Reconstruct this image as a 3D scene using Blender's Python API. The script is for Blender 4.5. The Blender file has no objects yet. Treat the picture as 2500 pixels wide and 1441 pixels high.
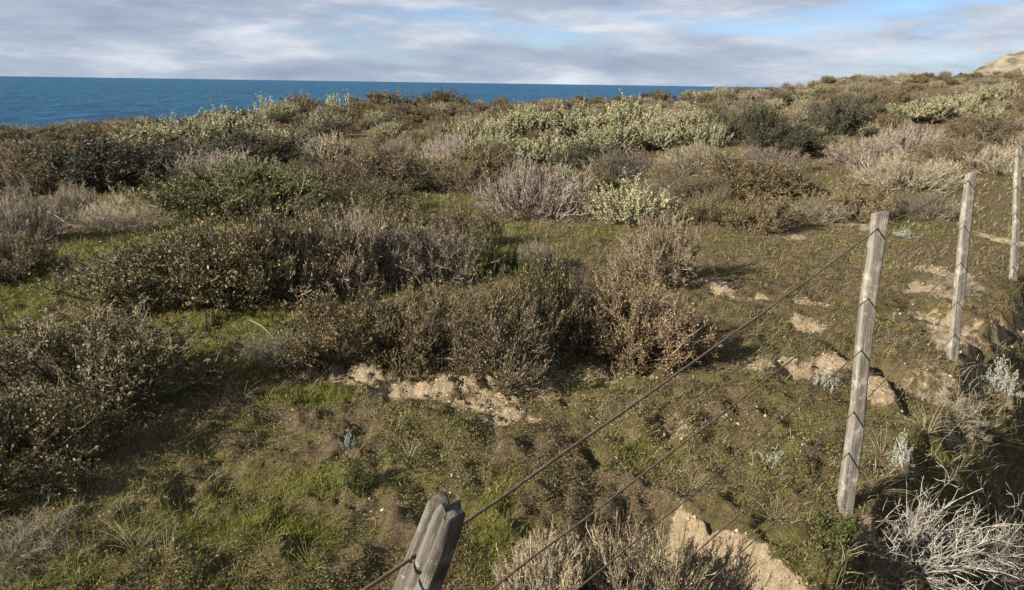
import bpy, math, random
import numpy as np
from mathutils import Matrix, Vector

# ------------------------------------------------------------------ camera, sky, sun, exposure
scene = bpy.context.scene
FPX, PITCH, ROLL, CAMZ = 1734.0, math.atan(517 / 1734.0), math.radians(0.84), 1.8
cam_d = bpy.data.cameras.new("camera")
cam_d.sensor_width = 36.0
cam_d.lens = 36.0 * FPX / 2500.0
cam_d.clip_start, cam_d.clip_end = 0.05, 120000.0
cam = bpy.data.objects.new("camera", cam_d)
scene.collection.objects.link(cam)
cam.matrix_world = (Matrix.Translation((0, 0, CAMZ)) @ Matrix.Rotation(math.pi / 2 - PITCH, 4, 'X')
                    @ Matrix.Rotation(ROLL, 4, 'Z'))
scene.camera = cam

SUN_EL = math.radians(26.0)
SUN_AZ = (-0.87, -0.493)                       # horizontal direction towards the sun
SUN_STRENGTH, SKY_STRENGTH, EXPOSURE = 5.0, 0.048, 1.48
sun_vec = Vector((SUN_AZ[0] * math.cos(SUN_EL), SUN_AZ[1] * math.cos(SUN_EL), math.sin(SUN_EL)))
sun_d = bpy.data.lights.new("sun", 'SUN')
sun_d.energy, sun_d.angle, sun_d.color = SUN_STRENGTH, math.radians(0.5), (1.0, 0.94, 0.83)
sun = bpy.data.objects.new("sun", sun_d)
scene.collection.objects.link(sun)
sun.rotation_euler = sun_vec.to_track_quat('Z', 'Y').to_euler()
sun.location = (-20, -15, 30)

world = bpy.data.worlds.new("World")
scene.world = world
world.use_nodes = True
wn, wl = world.node_tree.nodes, world.node_tree.links
wn.clear()


def nd(nodes, typ, **kw):
    n = nodes.new(typ)
    for k, v in kw.items():
        if k.startswith("i_"):
            n.inputs[k[2:].replace("_", " ")].default_value = v
        else:
            setattr(n, k, v)
    return n


def wmath(op, a, b=None):
    n = wn.new('ShaderNodeMath')
    n.operation = op
    for i, v in enumerate((a, b)):
        if v is None:
            continue
        if isinstance(v, (int, float)):
            n.inputs[i].default_value = v
        else:
            wl.new(v, n.inputs[i])
    return n.outputs[0]


def wramp(src, stops):
    n = wn.new('ShaderNodeValToRGB')
    while len(n.color_ramp.elements) < len(stops):
        n.color_ramp.elements.new(0.5)
    for e, (p, c) in zip(n.color_ramp.elements, stops):
        e.position = p
        e.color = c if len(c) == 4 else (*c, 1)
    wl.new(src, n.inputs[0])
    return n.outputs[0]


CLOUD_OFF = (2.9, 13.7, 2.5)
sky = nd(wn, 'ShaderNodeTexSky', sky_type='NISHITA', sun_disc=False, sun_elevation=SUN_EL,
         sun_rotation=math.atan2(SUN_AZ[0], SUN_AZ[1]), air_density=1.0, dust_density=0.2, ozone_density=3.0)
bg_sky = nd(wn, 'ShaderNodeBackground', i_Strength=SKY_STRENGTH)
tint = wn.new('ShaderNodeMix'); tint.data_type = 'RGBA'; tint.blend_type = 'MULTIPLY'; tint.inputs[0].default_value = 1.0
wl.new(sky.outputs[0], tint.inputs[6]); tint.inputs[7].default_value = (.70, .80, 1.08, 1)
wl.new(tint.outputs[2], bg_sky.inputs[0])
tc = wn.new('ShaderNodeTexCoord')
def cloud_noise(scale, detail, rough, off, dist=0.3):
    m = wn.new('ShaderNodeMapping')
    m.inputs['Scale'].default_value = scale
    m.inputs['Location'].default_value = off
    wl.new(tc.outputs['Generated'], m.inputs[0])
    n = nd(wn, 'ShaderNodeTexNoise', i_Scale=1.0, i_Detail=detail, i_Roughness=rough, i_Distortion=dist)
    wl.new(m.outputs[0], n.inputs['Vector'])
    return n.outputs[0]


cover = cloud_noise((2.2, 2.2, 11.0), 5.0, 0.52, CLOUD_OFF, 0.2)
wisps = cloud_noise((7.0, 7.0, 34.0), 9.0, 0.62, (5.2, 8.3, 2), 0.2)
shade = cloud_noise((3.4, 3.4, 17.0), 7.0, 0.56, (9.4, 1.3, 4), 0.15)
cov = wmath('ADD', wmath('MULTIPLY', cover, 0.74), wmath('MULTIPLY', wisps, 0.26))
mask = wramp(cov, [(0.385, (0, 0, 0)), (0.475, (1, 1, 1))])
tone = wmath('ADD', wmath('MULTIPLY', shade, 0.68), wmath('MULTIPLY', wisps, 0.32))
ccol = wramp(tone, [(0.36, (0.135, 0.170, 0.230)), (0.50, (0.212, 0.242, 0.295)), (0.62, (0.345, 0.365, 0.40))])
bg_cloud = nd(wn, 'ShaderNodeBackground', i_Strength=0.80)
wl.new(ccol, bg_cloud.inputs[0])
mixw = wn.new('ShaderNodeMixShader')
wl.new(mask, mixw.inputs[0]); wl.new(bg_sky.outputs[0], mixw.inputs[1]); wl.new(bg_cloud.outputs[0], mixw.inputs[2])
wout = wn.new('ShaderNodeOutputWorld')
wl.new(mixw.outputs[0], wout.inputs[0])

scene.view_settings.view_transform = 'Standard'
scene.view_settings.look = 'None'
scene.view_settings.gamma = 1.0
scene.view_settings.use_curve_mapping = False
scene.view_settings.exposure = EXPOSURE
scene.cycles.max_bounces = 4
scene.cycles.diffuse_bounces = 1
scene.cycles.transparent_max_bounces = 4

# ------------------------------------------------------------------ helpers
COL = scene.collection
RNG = np.random.default_rng(7)


def s2l(r, g, b):
    return tuple(((c / 255) / 12.92 if c / 255 <= .04045 else ((c / 255 + .055) / 1.055) ** 2.4) for c in (r, g, b))


def link(o, parent=None):
    COL.objects.link(o)
    if parent is not None:
        o.parent = parent
    return o


def tag(o, label=None, cat=None, group=None, kind=None):
    for k, v in (('label', label), ('category', cat), ('group', group), ('kind', kind)):
        if v:
            o[k] = v
    return o


def empty(name, loc=(0, 0, 0)):
    o = bpy.data.objects.new(name, None)
    o.empty_display_size = 0.1
    o.location = loc
    return link(o)


class Geo:
    """collects vertices, quads, triangles, material indices and one random value per piece"""
    def __init__(s):
        s.v, s.q, s.t, s.qm, s.tm, s.r, s.n = [], [], [], [], [], [], 0

    def add(s, v, q=None, t=None, mat=0, rnd=None):
        v = np.asarray(v, np.float32).reshape(-1, 3)
        if q is not None and len(q):
            s.q.append(np.asarray(q, np.int64).reshape(-1, 4) + s.n)
            s.qm.append(np.full(len(s.q[-1]), mat, np.int32))
        if t is not None and len(t):
            s.t.append(np.asarray(t, np.int64).reshape(-1, 3) + s.n)
            s.tm.append(np.full(len(s.t[-1]), mat, np.int32))
        s.v.append(v)
        s.r.append(np.zeros(len(v), np.float32) if rnd is None else np.asarray(rnd, np.float32).ravel())
        s.n += len(v)

    def verts(s):
        return np.concatenate(s.v)

    def mesh(s, name, mats, smooth=False, attrs=None):
        me = bpy.data.meshes.new(name)
        v = s.verts()
        q = np.concatenate(s.q) if s.q else np.zeros((0, 4), np.int64)
        t = np.concatenate(s.t) if s.t else np.zeros((0, 3), np.int64)
        me.vertices.add(len(v))
        me.vertices.foreach_set('co', v.ravel())
        loops = np.concatenate([q.ravel(), t.ravel()]).astype(np.int32)
        me.loops.add(len(loops))
        me.loops.foreach_set('vertex_index', loops)
        me.polygons.add(len(q) + len(t))
        ls = np.concatenate([np.arange(len(q)) * 4, len(q) * 4 + np.arange(len(t)) * 3]).astype(np.int32)
        me.polygons.foreach_set('loop_start', ls)
        for m in mats:
            me.materials.append(m)
        mi = np.concatenate(s.qm + s.tm) if (s.qm or s.tm) else np.zeros(0, np.int32)
        me.polygons.foreach_set('material_index', mi)
        me.polygons.foreach_set('use_smooth', np.full(len(mi), smooth))
        at = me.attributes.new('rnd', 'FLOAT', 'POINT')
        at.data.foreach_set('value', np.concatenate(s.r))
        for k, a in (attrs or {}).items():
            at = me.attributes.new(k, 'FLOAT', 'POINT')
            at.data.foreach_set('value', np.asarray(a, np.float32))
        me.update(calc_edges=True)
        return me


def unit(a):
    return a / np.maximum(np.linalg.norm(a, axis=-1, keepdims=True), 1e-9)


def tubes(geo, pts, rad, sides=3, mat=0, rnd=None, cap=False):
    """pts (n,K,3), rad (n,K) -> n tapered twigs"""
    n, K, _ = pts.shape
    tan = np.empty_like(pts)
    tan[:, 1:-1] = pts[:, 2:] - pts[:, :-2]
    tan[:, 0] = pts[:, 1] - pts[:, 0]
    tan[:, -1] = pts[:, -1] - pts[:, -2]
    tan = unit(tan)
    ref = np.zeros((n, 1, 3)); ref[..., 0] = 0.83; ref[..., 1] = 0.43; ref[..., 2] = 0.35
    u = unit(np.cross(tan, ref + 0 * tan))
    w = np.cross(tan, u)
    ang = np.arange(sides) * 2 * np.pi / sides
    v = pts[:, :, None] + rad[:, :, None, None] * (np.cos(ang)[:, None] * u[:, :, None] + np.sin(ang)[:, None] * w[:, :, None])
    base = (np.arange(n) * K * sides)[:, None, None] + (np.arange(K - 1) * sides)[None, :, None]
    i = np.arange(sides)[None, None]
    j = (i + 1) % sides
    q = np.stack([base + i, base + j, base + sides + j, base + sides + i], -1)
    t = None
    if cap:
        e0 = (np.arange(n) * K * sides)[:, None]
        t = np.concatenate([np.stack([e0 + 0 * k, e0 + 0 * k + k + 1, e0 + k], -1).reshape(-1, 3) for k in range(1, sides - 1)]
                           + [np.stack([e0 + (K - 1) * sides, e0 + (K - 1) * sides + k, e0 + (K - 1) * sides + k + 1], -1).reshape(-1, 3)
                              for k in range(1, sides - 1)])
    r = np.repeat(RNG.random(n) if rnd is None else rnd, K * sides)
    geo.add(v, q, t, mat, r)


def cones(geo, a, b, r, mat=0):
    """the finest twiglets: three-sided tapering spikes"""
    n = len(a)
    t = unit(b - a)
    u = unit(np.cross(t, np.array([.83, .43, .35])))
    w = np.cross(t, u)
    ring = [a + r * (math.cos(k) * u + math.sin(k) * w) for k in (0, 2.094, 4.189)]
    v = np.stack(ring + [b], 1)
    f = np.array([[0, 1, 3], [1, 2, 3], [2, 0, 3]])
    geo.add(v.reshape(-1, 3), None, (np.arange(n)[:, None, None] * 4 + f[None]).reshape(-1, 3), mat, np.repeat(RNG.random(n), 4))


def leaves(geo, pos, d, L, W, rng, mat=0, droop=0.0):
    """one diamond-shaped blade per leaf, folded a little along its midrib"""
    n = len(pos)
    d = unit(d)
    side = unit(np.cross(d, rng.normal(size=(n, 3))))
    nor = np.cross(d, side)
    L = np.broadcast_to(L, n)[:, None]; W = np.broadcast_to(W, n)[:, None]
    mid = pos + d * L * 0.5 + nor * W * 0.15
    v = np.stack([pos, mid - side * W * .5, pos + d * L - nor * L * droop, mid + side * W * .5], 1)
    q = np.arange(n * 4).reshape(n, 4)
    geo.add(v, q, None, mat, np.repeat(rng.random(n), 4))


def walk(rng, start, d, length, K, up=0.0, wob=0.15):
    n = len(start)
    p = np.empty((n, K, 3)); p[:, 0] = start
    d = unit(d)
    for k in range(1, K):
        d = unit(d + wob * rng.normal(size=(n, 3)) + np.array([0, 0, up]))
        p[:, k] = p[:, k - 1] + d * (length / (K - 1))[:, None]
    return p


def pick(rng, pts, n_child, t0, t1):
    """child start points and directions along parent twigs"""
    n, K, _ = pts.shape
    idx = np.repeat(np.arange(n), n_child)
    t = rng.uniform(t0, t1, len(idx)) * (K - 1)
    k = np.minimum(t.astype(int), K - 2)
    f = (t - k)[:, None]
    a, b = pts[idx, k], pts[idx, k + 1]
    return a + (b - a) * f, unit(b - a), idx, t / (K - 1)


# value noise
_PERM = np.random.default_rng(3).random(65536)


def vnoise(x, y, seed=0):
    xi, yi = np.floor(x).astype(np.int64), np.floor(y).astype(np.int64)
    fx, fy = x - xi, y - yi
    fx, fy = fx * fx * (3 - 2 * fx), fy * fy * (3 - 2 * fy)
    h = lambda i, j: _PERM[((i * 73856093) ^ (j * 19349663) ^ (seed * 83492791)) & 65535]
    return (h(xi, yi) * (1 - fx) + h(xi + 1, yi) * fx) * (1 - fy) + (h(xi, yi + 1) * (1 - fx) + h(xi + 1, yi + 1) * fx) * fy


def fbm(x, y, oct=4, seed=0):
    s, a, f, tot = 0, 1.0, 1.0, 0
    for o in range(oct):
        s = s + a * (vnoise(x * f, y * f, seed + o) - 0.5)
        tot += a; a *= 0.5; f *= 2.03
    return s / tot * 2


def sstep(a, b, x):
    t = np.clip((x - a) / (b - a), 0, 1)
    return t * t * (3 - 2 * t)


# ------------------------------------------------------------------ lie of the land
def ray(px, py):
    cx_, cy_ = px - 1250.0, -(py - 720.5)
    c, s = math.cos(ROLL), math.sin(ROLL)
    X, Y = c * cx_ - s * cy_, s * cx_ + c * cy_
    v = np.array([X, FPX * math.cos(PITCH) + Y * math.sin(PITCH), -FPX * math.sin(PITCH) + Y * math.cos(PITCH)])
    return v / np.linalg.norm(v)


AZ = np.array([-180, -60, -36, -20, 0, 10, 17, 24, 33, 45, 60, 180.])
EDGE = np.array([40, 30, 30, 35, 40, 46, 62, 92, 135, 170, 200, 200.])       # metres to the brow of the land
BROW = np.array([-.4, -.25, -.20, .22, .45, .7, 1.1, 2.5, 4.1, 5.0, 5.5, 5.5])   # its height
FENCE = np.array([(-3.1, -2.76), (-0.10, 0.87), (1.50, 2.78), (3.12, 4.69), (4.92, 6.74), (6.65, 8.72), (13.5, 16.6)])


def fence_side(x, y):
    """signed distance from the fence line, positive on the ditch side"""
    yy = np.clip(y, FENCE[0, 1], FENCE[-1, 1])
    fx = np.interp(yy, FENCE[:, 1], FENCE[:, 0])
    return (x - fx) * 0.75


def base_h(x, y):
    d = np.hypot(x, y)
    a = np.degrees(np.arctan2(x, y))
    E, B = np.interp(a, AZ, EDGE), np.interp(a, AZ, BROW)
    z = B * sstep(9.0, 1.0, 0 * d) * 0 + B * np.clip((d - 9) / (E - 9), 0, 1.0) ** 1.25
    far = np.maximum(d - E, 0)
    drop = np.where(a < 30, np.minimum(far * 0.55, 30.0), far * 0.0)
    blend = sstep(24, 36, a)
    z = z - np.minimum(far * 0.55, 30.0) * (1 - blend)
    z = z + 0.35 * fbm(x * .11, y * .11, 3, 5) * sstep(9, 22, d) + 0.10 * fbm(x * .45, y * .45, 3, 11) * sstep(4, 9, d)
    return z


def on_plane_(px, py):
    r = ray(px, py)
    return np.array([0, 0, CAMZ]) + r * (-CAMZ / r[2])


# features of the near ground: (x, y, rx, ry, height or depth)
PITS, SANDS, GREENS = [], [], []


CUT0, CUT1 = on_plane_(1650, 1222), on_plane_(1965, 1425)
CUTL = float(np.hypot(*(CUT1 - CUT0)[:2]))
CUTE = (CUT1 - CUT0)[:2] / CUTL
CUTN = np.array([CUTE[1], -CUTE[0]])           # out of the sandy face, towards the sun


def bank_d(x, y):
    return fence_side(x, y) - 0.13 + 0.16 * fbm(x * 1.3, y * 1.3, 3, 21) + 0.11 * fbm(x * 4.5, y * 4.5, 3, 23)


def cut_coords(x, y):
    dx, dy = x - CUT0[0], y - CUT0[1]
    s_ = dx * CUTN[0] + dy * CUTN[1] + .05 * fbm(x * 6, y * 6, 3, 91) + .02 * fbm(x * 22, y * 22, 2, 93)
    return s_, dx * CUTE[0] + dy * CUTE[1]


def terrain(x, y, fine=True):
    z = base_h(x, y)
    s_, t_ = cut_coords(x, y)
    z = z - .25 * sstep(0, .08, s_) * sstep(.85, .40, s_) * sstep(-.18, .08, t_) * sstep(CUTL + .35, CUTL + .05, t_)
    d = fence_side(x, y)
    near = sstep(0.6, 2.0, y) * sstep(16, 9, y)
    dd = bank_d(x, y)
    z = z - near * (0.16 * sstep(-0.03, 0.04, dd) + 0.82 * sstep(0.08, 0.70, dd) + .16 * np.abs(fbm(x * 3.3, y * 3.3, 3, 95)) * sstep(0, .2, dd)) + near * 0.5 * sstep(1.6, 2.6, dd)
    for (px, py, rx, ry, dep, rot, hard) in PITS:
        c, s = math.cos(rot), math.sin(rot)
        u = ((x - px) * c + (y - py) * s) / rx
        v = (-(x - px) * s + (y - py) * c) / ry
        r = np.sqrt(u * u + v * v) + 0.35 * fbm(x * 7, y * 7, 2, 31)
        z = z + dep * sstep(1.0, hard, r)
    if fine:
        w = sstep(14, 6, np.hypot(x, y))
        hum = np.abs(fbm(x * 4.2, y * 4.2, 3, 45))
        z = z + w * (0.05 * fbm(x * 2.2, y * 2.2, 3, 41) + 0.075 * (hum - .2) + 0.034 * fbm(x * 10, y * 10, 3, 43))
        sm = sandmask(x, y)
        z = z + sm * w * (0.07 * (.3 - np.abs(fbm(x * 9, y * 9, 4, 47))) + .020 * fbm(x * 40, y * 40, 2, 49) - .030)
    return z


def blobs(lst, x, y, soft=0.0):
    m = np.zeros_like(x, dtype=float)
    for (px, py, rx, ry, rot, s) in lst:
        near = (np.abs(x - px) < 2 * (rx + ry)) & (np.abs(y - py) < 2 * (rx + ry))
        if not near.any():
            continue
        c, sn = math.cos(rot), math.sin(rot)
        xx, yy = x[near] - px, y[near] - py
        u, v = (xx * c + yy * sn) / rx, (-xx * sn + yy * c) / ry
        r = np.sqrt(u * u + v * v) + 0.9 * fbm(x[near] * 6, y[near] * 6, 5, 51)
        m[near] = np.maximum(m[near], s * sstep(1.25 + soft, 0.65 - soft, r))
    return m


def sandmask(x, y):
    s_, t_ = cut_coords(x, y)
    face = sstep(-.035, .0, s_) * sstep(.22, .10, s_) * sstep(-.08, .06, t_) * sstep(CUTL + .15, CUTL, t_)
    dd = bank_d(x, y)
    lip = sstep(-.05, .0, dd) * sstep(.22, .06, dd) * sstep(.0, .25, fbm(x * 2.1, y * 2.1, 3, 97)) * sstep(2.2, 2.8, y) * sstep(12, 9, y)
    return np.maximum(np.maximum(blobs(SANDS, x, y, .18), face), .85 * lip)


def greenmask(x, y):
    return blobs(GREENS, x, y, .45)


TT = np.concatenate([np.arange(.5, 12, .012), np.geomspace(12, 400, 900)])


def at(px, py, fn=None):
    """the point of the ground seen at a place in the photograph"""
    fn = fn or base_h
    p = np.array([0, 0, CAMZ]) + ray(px, py) * TT[:, None]
    hit = np.nonzero(p[:, 2] < fn(p[:, 0], p[:, 1]))[0]
    return p[hit[0] if len(hit) else -1].copy()


def terr_v(a, b):
    return terrain(a, b, False)


def terr1(a, b):
    return float(terrain(np.array([a]), np.array([b]), False)[0])


def on_plane(px, py, z=0.0):
    r = ray(px, py)
    return np.array([0, 0, CAMZ]) + r * ((z - CAMZ) / r[2])


def px_patch(px, py, wx, wy):
    """footprint in metres of a patch wx by wy pixels in size"""
    c = at(px, py)
    a, b = at(px, py + wy / 2), at(px, py - wy / 2)
    rx = wx / 2 * np.linalg.norm(c - [0, 0, CAMZ]) / FPX
    ry = max(0.05, np.hypot(*(b - a)[:2]) / 2)
    return c[0], c[1], rx, ry


for (px, py, wx, wy, dep, rot, hard) in [
        (1450, 1110, 60, 60, -0.08, 0, .4), (1515, 1275, 80, 60, -0.08, 0, .4),
        (2195, 925, 110, 140, -0.20, 0.3, .6), (2150, 985, 90, 60, 0.09, 0, .5), (2295, 770, 120, 70, -0.11, 0.2, .65),
        (1985, 800, 100, 36, -0.07, 0, .6), (1985, 905, 180, 50, -0.09, 0.1, .6), (1760, 700, 90, 34, 0.07, 0, .1),
        (1800, 722, 60, 14, -0.08, 0, .5), (1945, 738, 40, 14, -0.08, 0, .4), (2425, 582, 40, 24, -0.10, 0, .4),
        (960, 945, 160, 34, -0.06, 0.1, .6), (1110, 930, 260, 40, 0.05, 0.1, .3), (1210, 985, 160, 40, 0.02, -.5, .3),
        (2100, 560, 110, 30, 0.05, 0, .2), (840, 1120, 60, 40, -0.05, 0, .3), (600, 1170, 500, 120, -0.06, 0.2, .2),
        (2290, 705, 120, 30, 0.05, 0, .2), (1330, 1180, 200, 80, 0.03, 0, .2), (1880, 1110, 120, 50, -0.05, 0, .4)]:
    x, y, rx, ry = px_patch(px, py, wx, wy)
    PITS.append((x, y, rx, ry, dep, rot, hard))
for (px, py, wx, wy, s) in [
        (1245, 1005, 170, 50, 1), (1150, 970, 260, 70, 1), (1040, 940, 340, 60, 1), (880, 915, 240, 50, 1), (960, 950, 170, 44, 1), (1330, 955, 160, 40, .6),
        (1500, 912, 380, 40, .6), (1330, 930, 160, 40, .6), (1760, 700, 80, 36, 1), (1850, 721, 60, 14, 1), (1970, 738, 70, 22, 1),
        (1975, 778, 80, 36, .8), (1930, 576, 60, 14, 1), (2095, 556, 90, 30, 1), (2300, 662, 90, 34, .95), (2295, 708, 110, 40, .9),
        (2290, 765, 120, 60, .9), (1965, 890, 200, 44, .9), (1835, 902, 40, 18, 1), (2150, 985, 80, 60, 1), 
        (1640, 1050, 110, 50, .55), (2360, 830, 120, 120, .75), (2450, 585, 70, 36, .8), (2320, 930, 140, 90, .55), (1790, 1010, 160, 60, .3),
        (1080, 250, 80, 14, .8), (740, 325, 90, 14, .8), (1090, 310, 60, 10, .7), (1920, 212, 50, 8, .8), (1150, 1180, 160, 60, .25),
        (900, 1230, 140, 60, .25), (480, 1350, 260, 60, .3), (720, 1010, 160, 30, .3), (1960, 1090, 120, 50, .35)]:
    x, y, rx, ry = px_patch(px, py, wx, wy)
    SANDS.append((x, y, rx, ry, 0, s))
for (p0, p1, wid, s) in [((2260, 800), (2350, 880), .09, .8), ((2250, 880), (2340, 960), .08, .6)]:
    a_, b_ = at(*p0), at(*p1)
    c_ = (a_ + b_) / 2
    SANDS.append((c_[0], c_[1], np.hypot(*(b_ - a_)[:2]) / 2 * 1.15, wid, math.atan2(b_[1] - a_[1], b_[0] - a_[0]), s))
for (px, py, wx, wy, s) in [
        (180, 640, 330, 110, 1), (250, 590, 260, 60, .8), (60, 720, 240, 120, .9), (560, 790, 330, 90, 1), (570, 870, 300, 90, 1), (760, 960, 260, 50, .9),
        (1110, 490, 120, 26, .9), (1250, 580, 160, 40, .6), (1470, 570, 120, 26, .7), (1350, 600, 220, 60, .35), (2080, 355, 140, 36, .8),
        (1790, 380, 80, 20, .8), (1200, 1300, 120, 200, .75), (740, 1170, 160, 60, .7), (640, 1290, 420, 60, .6), (140, 1410, 300, 60, .6),
        (830, 460, 120, 20, .5), (540, 1040, 160, 40, .5), (1010, 1050, 200, 50, .35), (1560, 1100, 160, 50, .35), (180, 480, 160, 30, .5)]:
    x, y, rx, ry = px_patch(px, py, wx, wy)
    GREENS.append((x, y, rx, ry, 0, s))


# ------------------------------------------------------------------ materials
def mat_new(name):
    m = bpy.data.materials.new(name)
    m.use_nodes = True
    m.node_tree.nodes.clear()
    return m, m.node_tree.nodes, m.node_tree.links


def ramp(n, l, src, stops, interp='LINEAR'):
    r = n.new('ShaderNodeValToRGB')
    r.color_ramp.interpolation = interp
    while len(r.color_ramp.elements) < len(stops):
        r.color_ramp.elements.new(0.5)
    for e, (p, c) in zip(r.color_ramp.elements, stops):
        e.position = p
        e.color = (*c, 1)
    l.new(src, r.inputs[0])
    return r.outputs[0]


def mixc(n, l, fac, a, b, mode='MIX'):
    m = n.new('ShaderNodeMix')
    m.data_type = 'RGBA'
    m.blend_type = mode
    for sock, v in ((m.inputs[0], fac), (m.inputs[6], a), (m.inputs[7], b)):
        if isinstance(v, (int, float)):
            sock.default_value = v
        elif isinstance(v, tuple):
            sock.default_value = (*v, 1)
        else:
            l.new(v, sock)
    return m.outputs[2]


def plant_mat(name, stops, rough=0.65, transl=0.25, vary=0.25, spec=0.25):
    m, n, l = mat_new(name)
    a = n.new('ShaderNodeAttribute'); a.attribute_name = 'rnd'
    col = ramp(n, l, a.outputs['Fac'], stops)
    oi = n.new('ShaderNodeObjectInfo')
    hsv = n.new('ShaderNodeHueSaturation')
    mr = nd(n, 'ShaderNodeMapRange'); mr.inputs[3].default_value = .88 * (1 - vary); mr.inputs[4].default_value = .88 * (1 + vary)
    l.new(oi.outputs['Random'], mr.inputs[0])
    l.new(mr.outputs[0], hsv.inputs['Value'])
    l.new(col, hsv.inputs['Color'])
    b = nd(n, 'ShaderNodeBsdfPrincipled', i_Roughness=rough)
    b.inputs['Specular IOR Level'].default_value = spec
    l.new(hsv.outputs[0], b.inputs['Base Color'])
    out = n.new('ShaderNodeOutputMaterial')
    if transl:
        t = n.new('ShaderNodeBsdfTranslucent')
        l.new(hsv.outputs[0], t.inputs[0])
        mx = n.new('ShaderNodeMixShader'); mx.inputs[0].default_value = transl
        l.new(b.outputs[0], mx.inputs[1]); l.new(t.outputs[0], mx.inputs[2]); l.new(mx.outputs[0], out.inputs[0])
    else:
        l.new(b.outputs[0], out.inputs[0])
    return m


M = {}
M['twig_brown'] = plant_mat('twig_brown', [(0, (.035, .026, .016)), (.5, (.085, .062, .038)), (1, (.20, .15, .10))], .8, 0)
M['twig_mauve'] = plant_mat('twig_mauve', [(0, (.062, .047, .036)), (.5, (.160, .125, .097)), (1, (.34, .28, .225))], .8, 0)
M['twig_straw'] = plant_mat('twig_straw', [(0, (.085, .068, .044)), (.5, (.19, .155, .105)), (1, (.38, .325, .235))], .8, 0)
M['twig_white'] = plant_mat('twig_white', [(0, (.10, .085, .066)), (.4, (.24, .21, .17)), (1, (.47, .43, .355))], .85, 0, .1)
M['twig_dark'] = plant_mat('twig_dark', [(0, (.03, .024, .018)), (1, (.09, .07, .055))], .8, 0)
M['leaf_gold'] = plant_mat('leaf_gold', [(0, (.045, .036, .014)), (.45, (.125, .092, .036)), (.8, (.21, .155, .062)), (1, (.30, .23, .11))], .6, .12)
M['leaf_rust'] = plant_mat('leaf_rust', [(0, (.055, .037, .016)), (.45, (.145, .096, .040)), (.8, (.235, .160, .068)), (1, (.35, .25, .13))], .6, .12)
M['leaf_olive'] = plant_mat('leaf_olive', [(0, (.040, .038, .013)), (.45, (.100, .090, .030)), (.8, (.18, .150, .056)), (1, (.29, .225, .115))], .55, .12)
M['leaf_drab'] = plant_mat('leaf_drab', [(0, (.05, .038, .017)), (.45, (.130, .098, .046)), (.8, (.205, .160, .080)), (1, (.31, .245, .14))], .6, .12)
M['twig_tan'] = plant_mat('twig_tan', [(0, (.050, .037, .024)), (.5, (.125, .094, .063)), (1, (.27, .21, .15))], .8, 0)
M['leaf_silver'] = plant_mat('leaf_silver', [(0, (.18, .168, .085)), (.4, (.33, .308, .168)), (.8, (.44, .412, .235)), (1, (.54, .505, .32))], .7, .10, .10)
M['leaf_green'] = plant_mat('leaf_green', [(0, (.030, .042, .010)), (.5, (.080, .102, .022)), (.85, (.135, .145, .036)), (1, (.20, .18, .07))], .5, .2)
M['leaf_dark'] = plant_mat('leaf_dark', [(0, (.02, .024, .012)), (.5, (.055, .056, .026)), (1, (.13, .115, .060))], .55, .12)
M['leaf_bright'] = plant_mat('leaf_bright', [(0, (.045, .062, .012)), (.5, (.085, .110, .018)), (1, (.15, .16, .035))], .5, .3)
M['leaf_grey'] = plant_mat('leaf_grey', [(0, (.16, .17, .13)), (.5, (.30, .31, .25)), (1, (.46, .46, .38))], .75, .1, .1)
M['turf_leaf'] = plant_mat('turf_leaf', [(0, (.050, .034, .019)), (.2, (.115, .078, .042)), (.42, (.12, .095, .040)), (.7, (.105, .100, .028)), (.88, (.14, .125, .038)), (1, (.23, .19, .09))], .6, .2, 0)
M['grass_green'] = plant_mat('grass_green', [(0, (.075, .085, .014)), (.5, (.15, .155, .022)), (.85, (.22, .205, .038)), (1, (.32, .26, .10))], .5, .4, 0)
M['grass_dry'] = plant_mat('grass_dry', [(0, (.10, .08, .045)), (.5, (.20, .16, .09)), (1, (.36, .30, .18))], .65, .25, 0)
M['grass_far'] = plant_mat('grass_far', [(0, (.06, .05, .02)), (.5, (.13, .11, .045)), (1, (.24, .195, .10))], .65, .25, 0)
M['twig_cream'] = plant_mat('twig_cream', [(0, (.08, .058, .032)), (.4, (.24, .19, .12)), (1, (.52, .45, .32))], .8, 0, .1)
M['clod'] = plant_mat('clod', [(0, (.13, .098, .062)), (.5, (.24, .185, .118)), (1, (.34, .27, .175))], .95, 0, 0, .05)


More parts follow.
